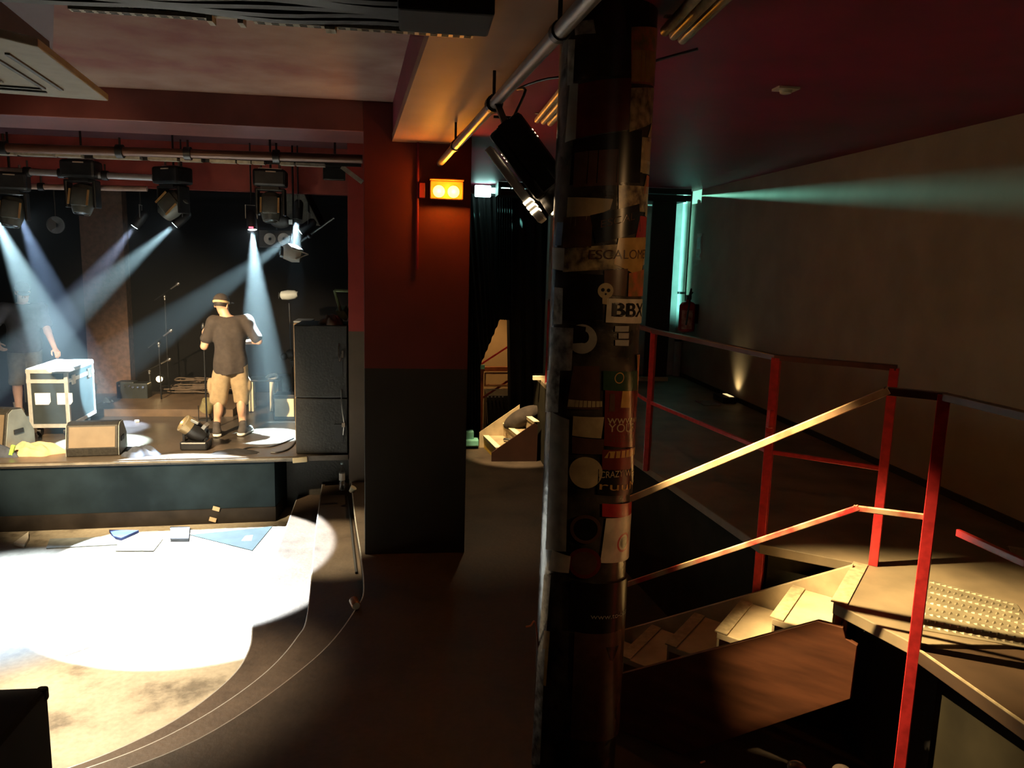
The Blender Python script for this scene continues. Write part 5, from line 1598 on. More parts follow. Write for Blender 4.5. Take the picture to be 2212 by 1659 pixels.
def head_prims(hc, fwd, down=0.0):
    """a head: skull, jaw, nose, lips, brow, eyes, ears; fwd is the way the face looks"""
    hc = Vector(hc)
    f = Vector(fwd).normalized()
    up_ = Vector((0, 0, 1))
    f = (f * math.cos(down) - up_ * math.sin(down)).normalized()
    r = f.cross(up_).normalized()
    u = r.cross(f)
    P = lambda x, y, z: tuple(hc + r * x + f * y + u * z)
    Rm = (tuple(r), tuple(f), tuple(u))
    pr = [E_(P(0, -0.012, 0.028), (0.076, 0.094, 0.092), 0.02, Rm), E_(P(0, 0.030, -0.045), (0.058, 0.062, 0.075), 0.03, Rm),
          C_(P(-0.03, 0.055, -0.085), P(0.03, 0.055, -0.085), 0.024, 0.024, 0.03), E_(P(0, 0.078, -0.098), (0.02, 0.016, 0.018), 0.02, Rm),
          C_(P(0, 0.088, 0.012), P(0, 0.112, -0.030), 0.010, 0.0145, 0.01), C_(P(-0.012, 0.098, -0.034), P(0.012, 0.098, -0.034), 0.009, 0.009, 0.006),
          C_(P(-0.020, 0.086, -0.060), P(0.020, 0.086, -0.060), 0.0075, 0.0075, 0.006), C_(P(-0.017, 0.085, -0.071), P(0.017, 0.085, -0.071), 0.008, 0.008, 0.006),
          C_(P(-0.045, 0.075, 0.022), P(0.045, 0.075, 0.022), 0.012, 0.012, 0.014)]
    for s in (-1, 1):
        pr += [E_(P(s * 0.076, -0.010, -0.008), (0.010, 0.020, 0.032), 0.008, Rm), E_(P(s * 0.040, 0.062, -0.030), (0.022, 0.022, 0.02), 0.02, Rm),
               E_(P(s * 0.031, 0.079, 0.000), (0.0125, 0.010, 0.009), 0.004, Rm)]
    return pr, P, Rm


def fold(freq=34, amp=0.005, seed=0.0):
    return lambda X, Y, Z: amp * np.sin(freq * X + 3 * np.sin(4 * Z + seed) + seed) * np.clip(1.2 - (Z - 0.8) * 1.2, 0.25, 1.2) + 0.6 * amp * np.sin(22 * Z + 9 * X + 7 * Y + seed)


def person(name, origin, label, sp, h=0.0075):
    root = thing(name, tuple(origin), label, 'person')
    body = surface(sp['body'], sp['lo'], sp['hi'], h)
    link('body', body, M_SKIN, root, None, True)
    for nm, prims, cut, wob, material, hh in sp['cloth']:
        if nm in ('shoe', 'sole'):
            k = len(prims) // 2
            for grp in (prims[:k], prims[k:]):
                link(nm, surface(grp, sp['lo'], sp['hi'], hh, cut, wob), material, root, None, True)
        else:
            link(nm, surface(prims, sp['lo'], sp['hi'], hh, cut, wob), material, root, None, True)
    return root


# --- person in khaki shorts, back turned (local: x across the picture, y away, z up)
o1 = PZ(500, 940, ZS)
o1.z = ZS
yaw1 = -math.atan2(o1.x, o1.y)
def skel1():
    J = dict(anL=(-.165, .0, .085), knL=(-.135, .035, .465), hiL=(-.075, 0, .88), anR=(.135, -.01, .085), knR=(.125, .045, .465), hiR=(.105, 0, .88),
             pel=(.015, 0, .92), wai=(.02, .0, 1.08), che=(.02, .0, 1.27), nk=(-.015, .0, 1.46), shL=(-.15, 0, 1.405), shR=(.215, 0, 1.405),
             elL=(-.275, .03, 1.105), wrL=(-.285, .215, 1.20), elR=(.345, .0, 1.165), wrR=(.20, .21, 1.13))
    return J
J = skel1()
hp_, HP1, HR1 = head_prims((-.065, .035, 1.605), (.45, 1, 0), 0.22)
body1 = [C_(J['hiL'], J['knL'], .085, .056, .03), C_(J['knL'], J['anL'], .056, .038, .03), E_((J['knL'][0], -.02, .36), (.05, .055, .12), .04),
         C_(J['hiR'], J['knR'], .085, .056, .03), C_(J['knR'], J['anR'], .056, .038, .03), E_((J['knR'][0], -.02, .36), (.05, .055, .12), .04),
         E_(J['pel'], (.165, .115, .12), .04), E_(J['wai'], (.145, .10, .14), .06), E_(J['che'], (.17, .115, .19), .06),
         C_(J['shL'], J['shR'], .062, .062, .06), C_((.0, -.01, 1.42), (-.055, .025, 1.56), .060, .054, .03),
         C_(J['shL'], J['elL'], .055, .042, .03), C_(J['elL'], J['wrL'], .042, .028, .02), C_(J['shR'], J['elR'], .055, .042, .03), C_(J['elR'], J['wrR'], .042, .028, .02)]
for s, an, dx in ((-1, J['anL'], -.015), (1, J['anR'], .07)):
    body1 += [C_((an[0], an[1] - .025, .045), (an[0] + dx, an[1] + .14, .03), .036, .030, .03)]
body1 += hp_
body1 += hand(J['wrL'], (-.02, .5, .85), (.9, .3, 0), -1, 0.55)
body1 += hand(J['wrR'], (-.85, .5, .05), (0, -.2, -1), -1, 0.35)
g_ = 0.020
shirt = [E_((.015, 0, .84), (.192, .145, .22), .06), E_((.015, 0, .95), (.185, .14, .16), .06), E_(J['wai'], (.165, .125, .16), .06), E_((.02, -.005, 1.25), (.195, .14, .21), .06),
         C_(J['shL'], J['shR'], .080, .080, .06), C_((.0, -.01, 1.42), (-.03, .01, 1.50), .075, .065, .04),
         C_(J['shL'], (-.246, .014, 1.21), .076, .073, .04), C_(J['shR'], (.318, .0, 1.22), .078, .075, .04)]
def cut_shirt(X, Y, Z):
    return np.maximum(0.775 + 0.012 * np.sin(14 * X) - Z, (Z - 1.462) - 0.15 * (Y * 0 + np.abs(X + .015)))
shorts = [E_((.015, 0, .90), (.175, .125, .13), .05), C_((-.072, 0, .86), (-.137, .03, .44), .112, .098, .03), C_((.105, 0, .86), (.13, .04, .44), .112, .098, .03),
          E_((-.225, .03, .62), (.035, .07, .09), .02), E_((.225, .03, .62), (.035, .07, .09), .02)]
def cut_shorts(X, Y, Z):
    return np.maximum(0.385 + 0.02 * np.sin(20 * X) - Z, Z - 0.93)
def shoe(an, dx, h0, h1, r):
    return [C_((an[0] - dx * .2, an[1] - .045, h0), (an[0] + dx, an[1] + .155, h0), r, r * .92, .03)]
sho, sol, sock = [], [], []
for an, dx in ((J['anL'], -.01), (J['anR'], .085)):
    sho += [C_((an[0] - dx * .2, an[1] - .045, .055), (an[0] + dx, an[1] + .15, .045), .047, .040, .03), C_((an[0], an[1] - .02, .06), (an[0], an[1] - .01, .15), .046, .044, .03)]
    sol += [C_((an[0] - dx * .25, an[1] - .055, .022), (an[0] + dx * 1.05, an[1] + .17, .022), .052, .046, .02, (1, 1, 0.55))]
cap = [E_(HP1(0, -.014, .045), (.092, .108, .092), .02, HR1)]
def cut_cap(X, Y, Z):
    # keep what lies above the cap's rim plane
    u = Vector(HR1[2]); c0 = Vector(HP1(0, 0, .040))
    return -(u.x * (X - c0.x) + u.y * (Y - c0.y) + u.z * (Z - c0.z))
band = [E_(HP1(0, -.014, .040), (.0955, .1115, .092), .02, HR1)]
def cut_band(X, Y, Z):
    u = Vector(HR1[2]); c0 = Vector(HP1(0, 0, .028))
    t = u.x * (X - c0.x) + u.y * (Y - c0.y) + u.z * (Z - c0.z)
    return np.abs(t) - 0.014
hairp = [E_(HP1(0, -.018, .020), (.081, .096, .088), .02, HR1)]
def cut_hair(X, Y, Z):
    u = Vector(HR1[2]); f = Vector(HR1[1]); c0 = Vector(HP1(0, 0, 0))
    t = u.x * (X - c0.x) + u.y * (Y - c0.y) + u.z * (Z - c0.z)
    s = f.x * (X - c0.x) + f.y * (Y - c0.y) + f.z * (Z - c0.z)
    return np.maximum(-0.028 - t, s - 0.045)
peak = [E_(HP1(.01, .14, .052), (.075, .085, .012), .01, HR1)]
sp1 = dict(lo=(-.50, -.25, -.01), hi=(.50, .45, 1.80), body=body1, cloth=[
    ('shirt', shirt, cut_shirt, fold(38, .006, 1.0), M_SHIRT, .009), ('shorts', shorts, cut_shorts, fold(30, .005, 2.2), M_KHAKI, .009),
    ('shoe', sho, lambda X, Y, Z: .028 - Z, None, M_SHOE, .007), ('sole', sol, lambda X, Y, Z: np.maximum(.001 - Z, Z - .040), None, M_SOLE, .007),
    ('hair', hairp, cut_hair, None, M_HAIR, .007), ('cap', cap, cut_cap, None, M_SHIRT, .007), ('cap_band', band, cut_band, None, mat('tan_cap_band', (0.62, 0.45, 0.24), 0.7), .006),
    ('cap_peak', peak, None, None, M_SHIRT, .006), ('wristband', [C_(J['wrL'], tuple(Vector(J['wrL']) * .75 + Vector(J['elL']) * .25), .036, .037, .005)], lambda X, Y, Z: np.maximum(Z - 1.20, 1.165 - Z), None, M_SOLE, .005)])
p1 = person('person', o1, 'person in black T-shirt, khaki shorts and banded cap standing with back turned on stage', sp1)
p1.rotation_euler = (0, 0, yaw1)
bx = bpy.data.objects
# the stand in the hand
M1 = Matrix.Translation(o1) @ Matrix.Rotation(yaw1, 4, 'Z')
hand1 = M1 @ Vector((-.293, .275, 1.27))
ft1 = PZ(446, 900, ZS)
ms = thing('microphone_stand', (ft1.x, hand1.y, ZS), 'thin straight microphone stand held by the person in khaki shorts', 'microphone stand')
mx_ = M1 @ Vector((-.285, .285, 0))
ms.location = (mx_.x, mx_.y, ZS)
wpart('base', MB().lathe((mx_.x, mx_.y, ZS), [(0.12, 0), (0.12, 0.012), (0.02, 0.03)], n=20), M_BLKM, ms, True)
wpart('pole', MB().cyl((mx_.x, mx_.y, ZS + .02), (mx_.x, mx_.y, ZS + 1.20), 0.010, n=10), M_BLKM, ms, True)
wpart('microphone', MB().lathe((mx_.x, mx_.y, ZS + 1.19), [(0.012, 0), (0.016, 0.10), (0.026, 0.11), (0.027, 0.15), (0.012, 0.175)]), M_BLKM, ms, True)

# --- person in black leaning on the flight case, facing the room (local: x across, y away; face looks toward -y)
o2 = PY(62, 903, 10.80)
o2.z = ZS
yaw2 = -math.atan2(o2.x, o2.y)
J2 = dict(anL=(-.10, .02, .085), knL=(-.10, -.02, .47), hiL=(-.075, 0, .90), anR=(.16, .05, .085), knR=(.13, .0, .47), hiR=(.095, 0, .90), pel=(.01, 0, .94), wai=(.01, -.02, 1.10), che=(.02, -.05, 1.30),
          nk=(.03, -.08, 1.50), shL=(-.175, -.06, 1.43), shR=(.215, -.06, 1.43), elL=(-.345, -.02, 1.16), wrL=(-.27, -.20, 1.00), elR=(.285, -.15, 1.13), wrR=(.345, -.34, .93))
hp_, HP2, HR2 = head_prims((.035, -.125, 1.645), (.10, -1, 0), 0.35)
body2 = [C_(J2['hiL'], J2['knL'], .088, .058, .03), C_(J2['knL'], J2['anL'], .058, .040, .03), E_((J2['knL'][0], .035, .36), (.05, .055, .12), .04),
         C_(J2['hiR'], J2['knR'], .088, .058, .03), C_(J2['knR'], J2['anR'], .058, .040, .03), E_((J2['knR'][0], .06, .36), (.05, .055, .12), .04),
         E_(J2['pel'], (.17, .12, .12), .04), E_(J2['wai'], (.155, .11, .14), .06), E_(J2['che'], (.18, .125, .19), .06), C_(J2['shL'], J2['shR'], .065, .065, .06),
         C_((.02, -.06, 1.45), (.035, -.115, 1.60), .062, .056, .03), C_(J2['shL'], J2['elL'], .058, .045, .03), C_(J2['elL'], J2['wrL'], .045, .030, .02),
         C_(J2['shR'], J2['elR'], .058, .045, .03), C_(J2['elR'], J2['wrR'], .045, .030, .02)]
for an, dx in ((J2['anL'], -.04), (J2['anR'], .05)):
    body2 += [C_((an[0], an[1] + .025, .045), (an[0] + dx, an[1] - .14, .03), .036, .030, .03)]
body2 += hp_
body2 += hand(J2['wrL'], (.25, -.6, -.6), (.9, .2, .1), 1, 0.5)
body2 += hand(J2['wrR'], (.25, -.75, -.5), (0, -.3, -1), -1, 0.3)
shirt2 = [E_((.01, 0, .92), (.198, .15, .20), .06), E_((.01, 0, 1.00), (.19, .145, .17), .06), E_(J2['wai'], (.175, .135, .16), .06), E_((.02, -.05, 1.28), (.205, .15, .21), .06), C_(J2['shL'], J2['shR'], .083, .083, .06),
          C_((.02, -.06, 1.45), (.03, -.09, 1.53), .077, .067, .04), C_(J2['shL'], (-.305, -.035, 1.24), .082, .080, .04), C_(J2['shR'], (.262, -.105, 1.23), .080, .076, .04)]
shorts2 = [E_((.01, 0, .92), (.182, .13, .13), .05), C_((-.072, 0, .88), (-.10, -.015, .47), .112, .10, .03), C_((.095, 0, .88), (.13, .0, .47), .112, .10, .03)]
sho2, sol2 = [], []
for an, dx in ((J2['anL'], -.05), (J2['anR'], .05)):
    sho2 += [C_((an[0] - dx * .2, an[1] + .045, .055), (an[0] + dx, an[1] - .15, .045), .047, .040, .03), C_((an[0], an[1] + .02, .06), (an[0], an[1] + .01, .11), .044, .042, .03)]
    sol2 += [C_((an[0] - dx * .25, an[1] + .055, .022), (an[0] + dx * 1.05, an[1] - .17, .022), .052, .046, .02, (1, 1, 0.55))]
cap2 = [E_(HP2(0, -.014, .045), (.090, .106, .090), .02, HR2)]
def cut_cap2(X, Y, Z):
    u = Vector(HR2[2]); c0 = Vector(HP2(0, 0, .040))
    return -(u.x * (X - c0.x) + u.y * (Y - c0.y) + u.z * (Z - c0.z))
hair2 = [E_(HP2(0, -.018, .020), (.080, .095, .088), .02, HR2)]
def cut_hair2(X, Y, Z):
    u = Vector(HR2[2]); f = Vector(HR2[1]); c0 = Vector(HP2(0, 0, 0))
    t = u.x * (X - c0.x) + u.y * (Y - c0.y) + u.z * (Z - c0.z)
    s = f.x * (X - c0.x) + f.y * (Y - c0.y) + f.z * (Z - c0.z)
    return np.maximum(-0.03 - t, s - 0.03)
sp2 = dict(lo=(-.52, -.60, -.01), hi=(.52, .30, 1.84), body=body2, cloth=[
    ('shirt', shirt2, lambda X, Y, Z: np.maximum(.86 - Z, Z - 1.49 - .12 * np.abs(X - .03)), fold(34, .005, .4), M_SHIRT, .009),
    ('shorts', shorts2, lambda X, Y, Z: np.maximum(.43 - Z, Z - .97), fold(28, .005, 3.0), M_OLIVE, .009),
    ('shoe', sho2, lambda X, Y, Z: .028 - Z, None, mat('tan_shoe', (0.5, 0.38, 0.22), 0.7), .007), ('sole', sol2, lambda X, Y, Z: np.maximum(.001 - Z, Z - .040), None, M_SOLE, .007),
    ('hair', hair2, cut_hair2, None, M_HAIR, .007), ('cap', cap2, cut_cap2, None, M_SHIRT, .007), ('cap_peak', [E_(HP2(0, .14, .045), (.072, .075, .011), .01, HR2)], None, None, M_SHIRT, .006),
    ('watch', [C_(tuple(Vector(J2['wrL']) * .85 + Vector(J2['elL']) * .15), tuple(Vector(J2['wrL']) * .68 + Vector(J2['elL']) * .32), .038, .039, .004)], None, None, M_RUBBER, .006),
    ('belt_pack', [E_((.04, -.135, .93), (.03, .015, .025), .01)], None, None, M_SOLE, .006)])
p2 = person('person', o2, 'person in black cap and T-shirt leaning a hand on the flight case', sp2)
p2.rotation_euler = (0, 0, yaw2)

# ================================================================== PIT FLOOR AND STEPS: loose things
def bottle(px, z, label, hgt=0.22, lie=None, yo=0.0):
    c = PZ(*px, z)
    r = thing('water_bottle', (c.x, c.y, z), label, 'bottle')
    ax = (0, 0, 1) if lie is None else lie
    b = V(c.x, c.y, z + (0 if lie is None else 0.033))
    wpart('body', MB().lathe(b, [(0.028, 0), (0.032, 0.01), (0.032, hgt * .28), (0.029, hgt * .32), (0.032, hgt * .36), (0.032, hgt * .66), (0.012, hgt * .88), (0.012, hgt * .93)], ax, 24), M_WATER, r, True)
    wpart('cap', MB().lathe(b + Vector(ax).normalized() * hgt * .93, [(0.014, 0), (0.014, hgt * .06)], ax, 16), mat('pale_blue_cap', (0.45, 0.65, 0.75), 0.5), r, True)
    wpart('label', MB().lathe(b + Vector(ax).normalized() * hgt * .36, [(0.0326, 0), (0.0326, hgt * .26)], ax, 24), M_LABEL, r, True)
    return r
bottle((739, 1058), 0.45, 'plastic water bottle standing on the top step beside the wide pier', 0.31)
bottle((655, 1045), 0.0, 'clear water bottle standing in the dark gap at the end of the stage front', 0.24)
c = PZ(758, 1062, 0.45)
single('crumpled_cup', MB().lathe((c.x, c.y, 0.45), [(0.025, 0), (0.03, 0.03), (0.036, 0.06), (0.031, 0.062)], (0.5, -0.2, 0.8)), M_CREAM, 'crumpled cup on the top step below the water bottle', 'cup', smooth=True)
c = PZ(768, 1312, ZF)
cn_ = thing('drink_can', (c.x, c.y, ZF), 'drink can with a bluish end lying at the corner of the curved step', 'can')
b = V(c.x - 0.02, c.y + 0.05, ZF + 0.034)
wpart('can', MB().lathe(b, [(0.026, 0), (0.033, 0.008), (0.033, 0.095), (0.027, 0.105)], (0.3, -1, 0), 20), mat('brown_can', (0.25, 0.13, 0.07), 0.4, 0.3), cn_, True)
wpart('can_end', MB().lathe(b + Vector((0.3, -1, 0)).normalized() * 0.1055, [(0.026, 0), (0.02, 0.002)], (0.3, -1, 0), 20), mat('bluish_can_end', (0.5, 0.62, 0.68), 0.3, 0.4), cn_, True)
c = PY(648, 994, 8.56)
tb_ = thing('tape_roll_bar', (c.x, c.y, c.z), 'short pale wooden block fixed under the stage lip corner', 'block')
wpart('block', MB().bar(PY(632, 995, 8.565), PY(664, 992, 8.59), 0.04, 0.055), M_CREAM, tb_, bevel=0.006)
def flat(name, px, z, hgt, material, label, cat):
    return single(name, MB().prism([PZ(x, y, z) for x, y in px], (0, 0, hgt)), material, label, cat)
flat('grey_board', ((410, 1156), (588, 1138), (545, 1190), (425, 1160)), 0.002, 0.006, mat('grey_board', (0.030, 0.042, 0.048), 0.8, var=0.1, spec=0.1), 'grey pointed board lying against the foot of the stage front', 'board')
flat('paper_scrap', ((530, 1158), (546, 1156), (543, 1168), (522, 1168)), 0.009, 0.002, M_LABEL, 'small white paper scrap lying on the grey pointed board', 'paper')
flat('white_towel', ((30, 1178), (62, 1154), (62, 1168), (52, 1184)), 0.0, 0.03, M_CLOTHW, 'small folded white towel at the foot of the stage front', 'towel')
flat('paper_sheet', ((108, 1166), (246, 1161), (254, 1178), (100, 1186)), 0.0, 0.012, mat('grey_paper', (0.22, 0.25, 0.26), 0.8), 'long grey paper sheet at the foot of the stage front', 'paper')
flat('paper_sheet', ((266, 1176), (352, 1166), (332, 1192), (250, 1192)), 0.0, 0.015, M_LABEL, 'white paper sheet at the foot of the stage front beside the blue cloth', 'paper')
flat('blue_cloth', ((236, 1150), (300, 1151), (262, 1168), (246, 1164)), 0.0, 0.03, mat('blue_cloth', (0.03, 0.045, 0.13), 0.95, spec=0.1), 'small blue cloth tucked under the stage front', 'cloth')
flat('white_rag', ((368, 1144), (410, 1144), (408, 1170), (368, 1170)), 0.0, 0.035, M_CLOTHB, 'dark rag at the foot of the stage front beside the grey pointed board', 'rag')
flat('paper_scrap', ((148, 1414), (198, 1380), (196, 1398), (140, 1418)), 0.0, 0.004, mat('pink_paper', (0.7, 0.45, 0.38), 0.8), 'torn pinkish paper scrap on the dance pit floor', 'paper')
def chip(px, plane_y, label):
    c = PY(*px, plane_y)
    return single('paint_chip', MB().box(c, (0.075, 0.012, 0.045), Matrix.Rotation(0.3, 3, 'Y')), mat('chip_tan', (0.5, 0.38, 0.24), 0.8), label, 'chip')
sfy = lambda x: 8.08 + (8.595 - 8.08) * (x + 8.0) / 6.43
for px, lb in (((467, 1099), 'pale chip of bare wood on the dark stage front'), ((460, 1134), 'small brown chip of bare wood near the foot of the stage front')):
    c = PY(*px, 8.48)
    o_ = chip(px, sfy(c.x) - 0.012, lb)
    o_.location.z = max(o_.location.z, 0.02)
for px, lb in (((500, 1512), 'dark speck of grit on the beige pit floor nearest the black box'), ):
    pass
# black box cut by the frame
c = PY(104, 1482, 3.62)
bxo = thing('black_crate', (c.x - 0.5, 3.4, ZF), 'plain black crate cut by the frame corner in front of the dance pit', 'crate')
wpart('shell', MB().box((c.x - 0.52, 3.37, (ZF + c.z) / 2), (1.04, 0.5, c.z - ZF), None, 0.02), M_CURT, bxo)
wpart('corner_cap', MB().box((c.x - 0.02, 3.60, c.z - 0.03), (0.05, 0.05, 0.07), None, 0.015), M_CURT, bxo)
wpart('handle', MB().box((c.x - 0.5, 3.112, c.z - 0.25), (0.22, 0.014, 0.09), None, 0.004), M_BLACK, bxo)
# black tube standing in for the shadow line of the top step riser
pts_ = [PZ(x, y, 0.30) + V(0, 0, 0.010) for x, y in ((752, 1075), (757, 1120), (763, 1180), (770, 1240))]
single('step_shadow_line', MB().tube(pts_, 0.012), M_RUBBER, 'thick black cable lying against the top step riser beside the pier', 'cable', smooth=True)
# two rounded tops at the bottom edge
for i, (x, lb) in enumerate(((1722, 'rounded dark knob poking in at the bottom edge under the platform'), (1820, 'second rounded dark knob, beside the platform skirt at the bottom edge'))):
    c = PY(x, 1650 + 8 * i, 2.55)
    r = thing('stool_top', (c.x, c.y, ZF), lb, 'stool', 'stools under the platform')
    wpart('seat', MB().sphere((c.x, c.y, c.z - 0.02), 0.035, sc=(1.1, 1.1, 0.7)), mat('dark_glossy_lacquer', (0.08, 0.06, 0.05), 0.2), r, True)
    wpart('leg', MB().cyl((c.x, c.y, ZF), (c.x, c.y, c.z - 0.03), 0.014, n=10).lathe((c.x, c.y, ZF), [(0.10, 0), (0.10, 0.012), (0.02, 0.03)]), M_BLKM, r, True)
c = PZ(1512, 1650, ZF)
single('cigarette_end', MB().cyl((c.x, c.y, ZF + 0.006), (c.x + 0.03, c.y + 0.01, ZF + 0.006), 0.005, n=8), M_CREAM, 'cigarette end on the dark floor in front of the stair', 'litter')

# ================================================================== BEYOND THE PIER: drapes, rack, far stair
def drape(name, poly_px, y_, label, seed):
    """a pleated cloth hanging between top points and bottom points at depth y_"""
    (ax_, ay), (bx_, by), (cx_, cy2), (dx_, dy) = poly_px
    A, B, Cc, Dd = PY(ax_, ay, y_), PY(bx_, by, y_), PY(cx_, cy2, y_), PY(dx_, dy, y_)
    mb = MB()
    n, mm = 60, 14
    vs = []
    for t in (0, 1):
        for i in range(n + 1):
            u = i / n
            for j in range(mm + 1):
                v_ = j / mm
                p = (A * (1 - u) + B * u) * (1 - v_) + (Dd * (1 - u) + Cc * u) * v_
                vs.append(p + V(0, 0.035 * math.sin(u * 40 + seed) + 0.012 * t, 0))
    k = (n + 1) * (mm + 1)
    fs = []
    for t in (0, 1):
        for i in range(n):
            for j in range(mm):
                q = [t * k + i * (mm + 1) + j, t * k + (i + 1) * (mm + 1) + j, t * k + (i + 1) * (mm + 1) + j + 1, t * k + i * (mm + 1) + j + 1]
                fs.append(tuple(q if t == 0 else q[::-1]))
    return single(name, mb.add(vs, fs), M_CURT, label, 'curtain', smooth=True)
drape('black_drape', ((1000, 420), (1080, 417), (1080, 690), (1034, 798)), 10.45, 'black drape drawn aside to show the ochre wall beyond the pier', 1.0)
drape('black_drape', ((1000, 420), (1036, 418), (1038, 950), (996, 950)), 10.62, 'narrow black drape hanging straight down at the edge of the pier', 2.0)
drape('black_drape', ((1074, 418), (1106, 416), (1106, 692), (1074, 690)), 10.40, 'short black drape hanging over the top of the ochre gap', 4.0)
drape('black_drape', ((1092, 418), (1240, 415), (1236, 905), (1098, 930)), 10.50, 'broad black drape hanging beside the far red railing post', 3.0)
rk = thing('orange_rack', tuple(PZ(1040, 948, ZF)), 'orange painted steel rack with diagonal braces standing behind the drapes', 'rack')
yr_ = 10.85
rp_ = lambda x, y: PY(x, y, yr_)
zb = ZF
for x in (1041, 1118):
    a = rp_(x, 790)
    wpart('post', MB().bar((a.x, yr_, zb), (a.x, yr_, a.z), 0.055, 0.05), M_ORANGE, rk)
wpart('beam', MB().bar(rp_(1036, 797), rp_(1120, 797), 0.05, 0.06), M_ORANGE, rk)
wpart('shelf_frame', MB().bar(rp_(1046, 832), rp_(1120, 833), 0.04, 0.03).bar(rp_(1047, 806), rp_(1120, 806), 0.03, 0.02).bar(rp_(1048, 806), rp_(1048, 832), 0.03, 0.02), mat('pale_orange_paint', (0.55, 0.28, 0.14), 0.5), rk)
wpart('shelf_lip', MB().bar(rp_(1044, 841), rp_(1120, 840), 0.02, 0.012), M_STEEL, rk)
wpart('brace', MB().bar(rp_(1038, 862), rp_(1105, 818), 0.012, 0.03), M_REDM, rk)
wpart('brace', MB().bar(rp_(1040, 786), rp_(1108, 742), 0.012, 0.025), M_REDM, rk)
wpart('corner_clip', MB().box(rp_(1042, 792) + V(0, -0.03, 0), (0.06, 0.03, 0.06)), M_TEALP, rk)
sk_ = thing('rack_amplifier', tuple(PZ(1080, 955, ZF)), 'black amplifier cabinet with a row of pale knobs inside the orange rack', 'amplifier')
a, b = PY(1050, 850, 11.1), PY(1116, 850, 11.1)
wpart('cabinet', MB().box(((a.x + b.x) / 2, 11.2, (ZF + a.z) / 2), (b.x - a.x, 0.5, a.z - ZF), None, 0.01), M_BLKW, sk_)
for k in range(5):
    wpart('knob', MB().cyl(PY(1054 + 8 * k, 857, 10.94), PY(1054 + 8 * k, 857, 10.93), 0.012, n=8), M_STEEL, sk_)
wpart('corner', MB().bar(PY(1051, 870, 10.93), PY(1053, 915, 10.93), 0.02, 0.01), M_STEEL, sk_)
single('teal_case', MB().box(PY(1012, 945, 10.2) + V(0, 0, 0.02), (0.14, 0.12, 0.16), None, 0.02).box(PY(1016, 955, 10.18), (0.22, 0.16, 0.10), None, 0.02), M_TEALP, 'small teal cased tool on the floor at the foot of the narrow drape', 'tool case')
# far stair
fs_ = thing('far_stair', (1.2, 9.8, ZF), 'short dark sided stair with pale nosings climbing to the far end of the platform', 'stairs')
ys, yd = 9.47, 0.72
tp_ = [(1071, 972), (1116, 943), (1153, 914)]
prev = None
for k, (x, y) in enumerate(tp_):
    p = PY(x, y, ys + 0.03)
    z = ZF + 0.17 * (k + 1)
    xx = p.x
    wpart('tread', MB().prism([V(xx, ys + .03, z - .035), V(min(xx + .32, 1.50), ys + .03, z - .035), V(min(xx + .22, 1.50), ys + yd, z - .035), V(xx - .10, ys + yd, z - .035)], (0, 0, .035)), M_TREAD, fs_)
    wpart('nosing', MB().prism([V(xx - .004, ys + .03, z), V(xx + .075, ys + .03, z), V(xx - .03, ys + yd, z), V(xx - .104, ys + yd, z)], (0, 0, .007)), M_CREAM, fs_)
    wpart('riser', MB().prism([V(xx + .01, ys + .03, z - .17), V(xx + .025, ys + .03, z - .17), V(xx - .075, ys + yd, z - .17), V(xx - .09, ys + yd, z - .17)], (0, 0, .135)), M_YEL if k == 0 else M_TREAD, fs_)
sd2 = [PY(1062, 978, ys), PY(1155, 914, ys), PY(1162, 920, ys)]
wpart('side_panel', MB().prism([V(sd2[0].x, ys, ZF + .002), sd2[0], sd2[1], sd2[2], V(sd2[2].x, ys, ZF + .002)], (0, .025, 0)), mat('dark_brown_ply', (0.035, 0.012, 0.007), 0.5, var=0.2, scale=4), fs_)
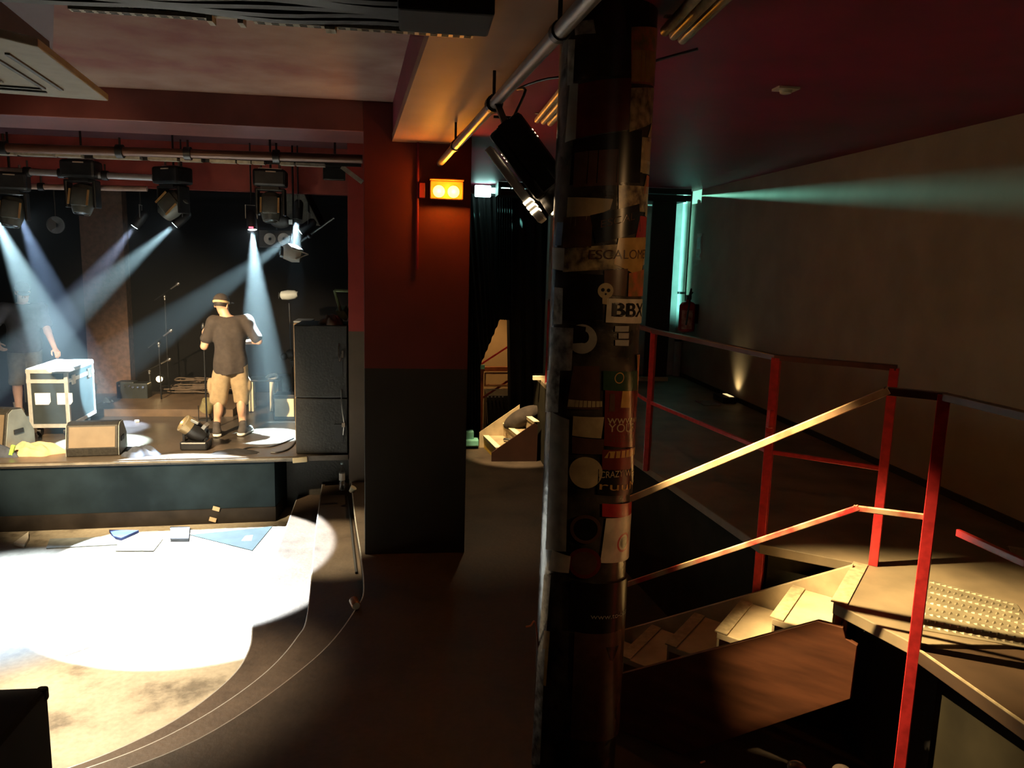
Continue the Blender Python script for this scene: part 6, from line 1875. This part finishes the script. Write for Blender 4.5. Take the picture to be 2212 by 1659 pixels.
wpart('side_panel', MB().prism([V(sd2[0].x - .1, ys + yd, ZF + .002), V(sd2[0].x - .1, ys + yd, sd2[0].z + .1), V(sd2[1].x - .1, ys + yd, sd2[1].z + .1), V(sd2[1].x - .1, ys + yd, ZF + .002)], (0, .025, 0)), M_TREAD, fs_)
c = PY(1135, 900, 9.95)
single('draped_jacket', MB().sphere(PY(1128, 902, 9.95), 0.24, 24, 14, (1.15, 0.55, 0.5), Matrix.Rotation(-0.5, 3, 'Y')), mat('jacket_cloth', (0.035, 0.025, 0.02), 0.9, var=0.3, bump=0.6, scale=9), 'dark jacket thrown over the upper treads of the far stair', 'jacket', smooth=True)
c = PY(1070, 938, 10.0)
c.z = ZF + 0.17 + 0.03
single('silver_bottle', MB().lathe(V(c.x + 0.10, 9.85, ZF + 0.17 + 0.028), [(0.02, 0), (0.027, 0.01), (0.027, 0.16), (0.012, 0.20)], (1, -0.6, 0)), M_STEEL, 'small silver bottle lying on the lowest tread of the far stair', 'bottle', smooth=True)
single('white_tape', MB().box(V(1.64, 9.42, PY(1160, 832, 9.40).z), (0.056, 0.056, 0.07)), M_LABEL, 'band of white tape around the far red railing post', 'tape')
spot('far_stair_light', (0.75, 8.9, 3.85), (1.28, 9.78, 0.7), 1300, 24, 0.4, (1.0, 0.70, 0.34), 0.03)
spot('hall_wash_light', (0.9, 8.6, 3.9), (0.75, 7.9, ZF), 110, 62, 0.7, (1.0, 0.66, 0.34), 0.05)
spot('alcove_light', (0.85, 10.66, 3.3), (1.0, 11.15, 1.3), 160, 70, 0.6, (1.0, 0.62, 0.26), 0.05)

# ================================================================== HAZE over the stage
hz = bpy.data.materials.new('stage_haze')
hz.use_nodes = True
nt = hz.node_tree
nt.nodes.clear()
out = nt.nodes.new('ShaderNodeOutputMaterial')
vsn = nt.nodes.new('ShaderNodeVolumeScatter')
vsn.inputs['Color'].default_value = (0.92, 0.97, 1.0, 1)
vsn.inputs['Density'].default_value = 0.032
vsn.inputs['Anisotropy'].default_value = 0.6
nt.links.new(vsn.outputs[0], out.inputs['Volume'])
hb = link('stage_haze', wall_box(-7.9, 0.30, 9.06, 12.48, 0.80, 3.70), hz)
tag(hb, 'thin white haze hanging over the stage', 'haze', None, 'stuff')
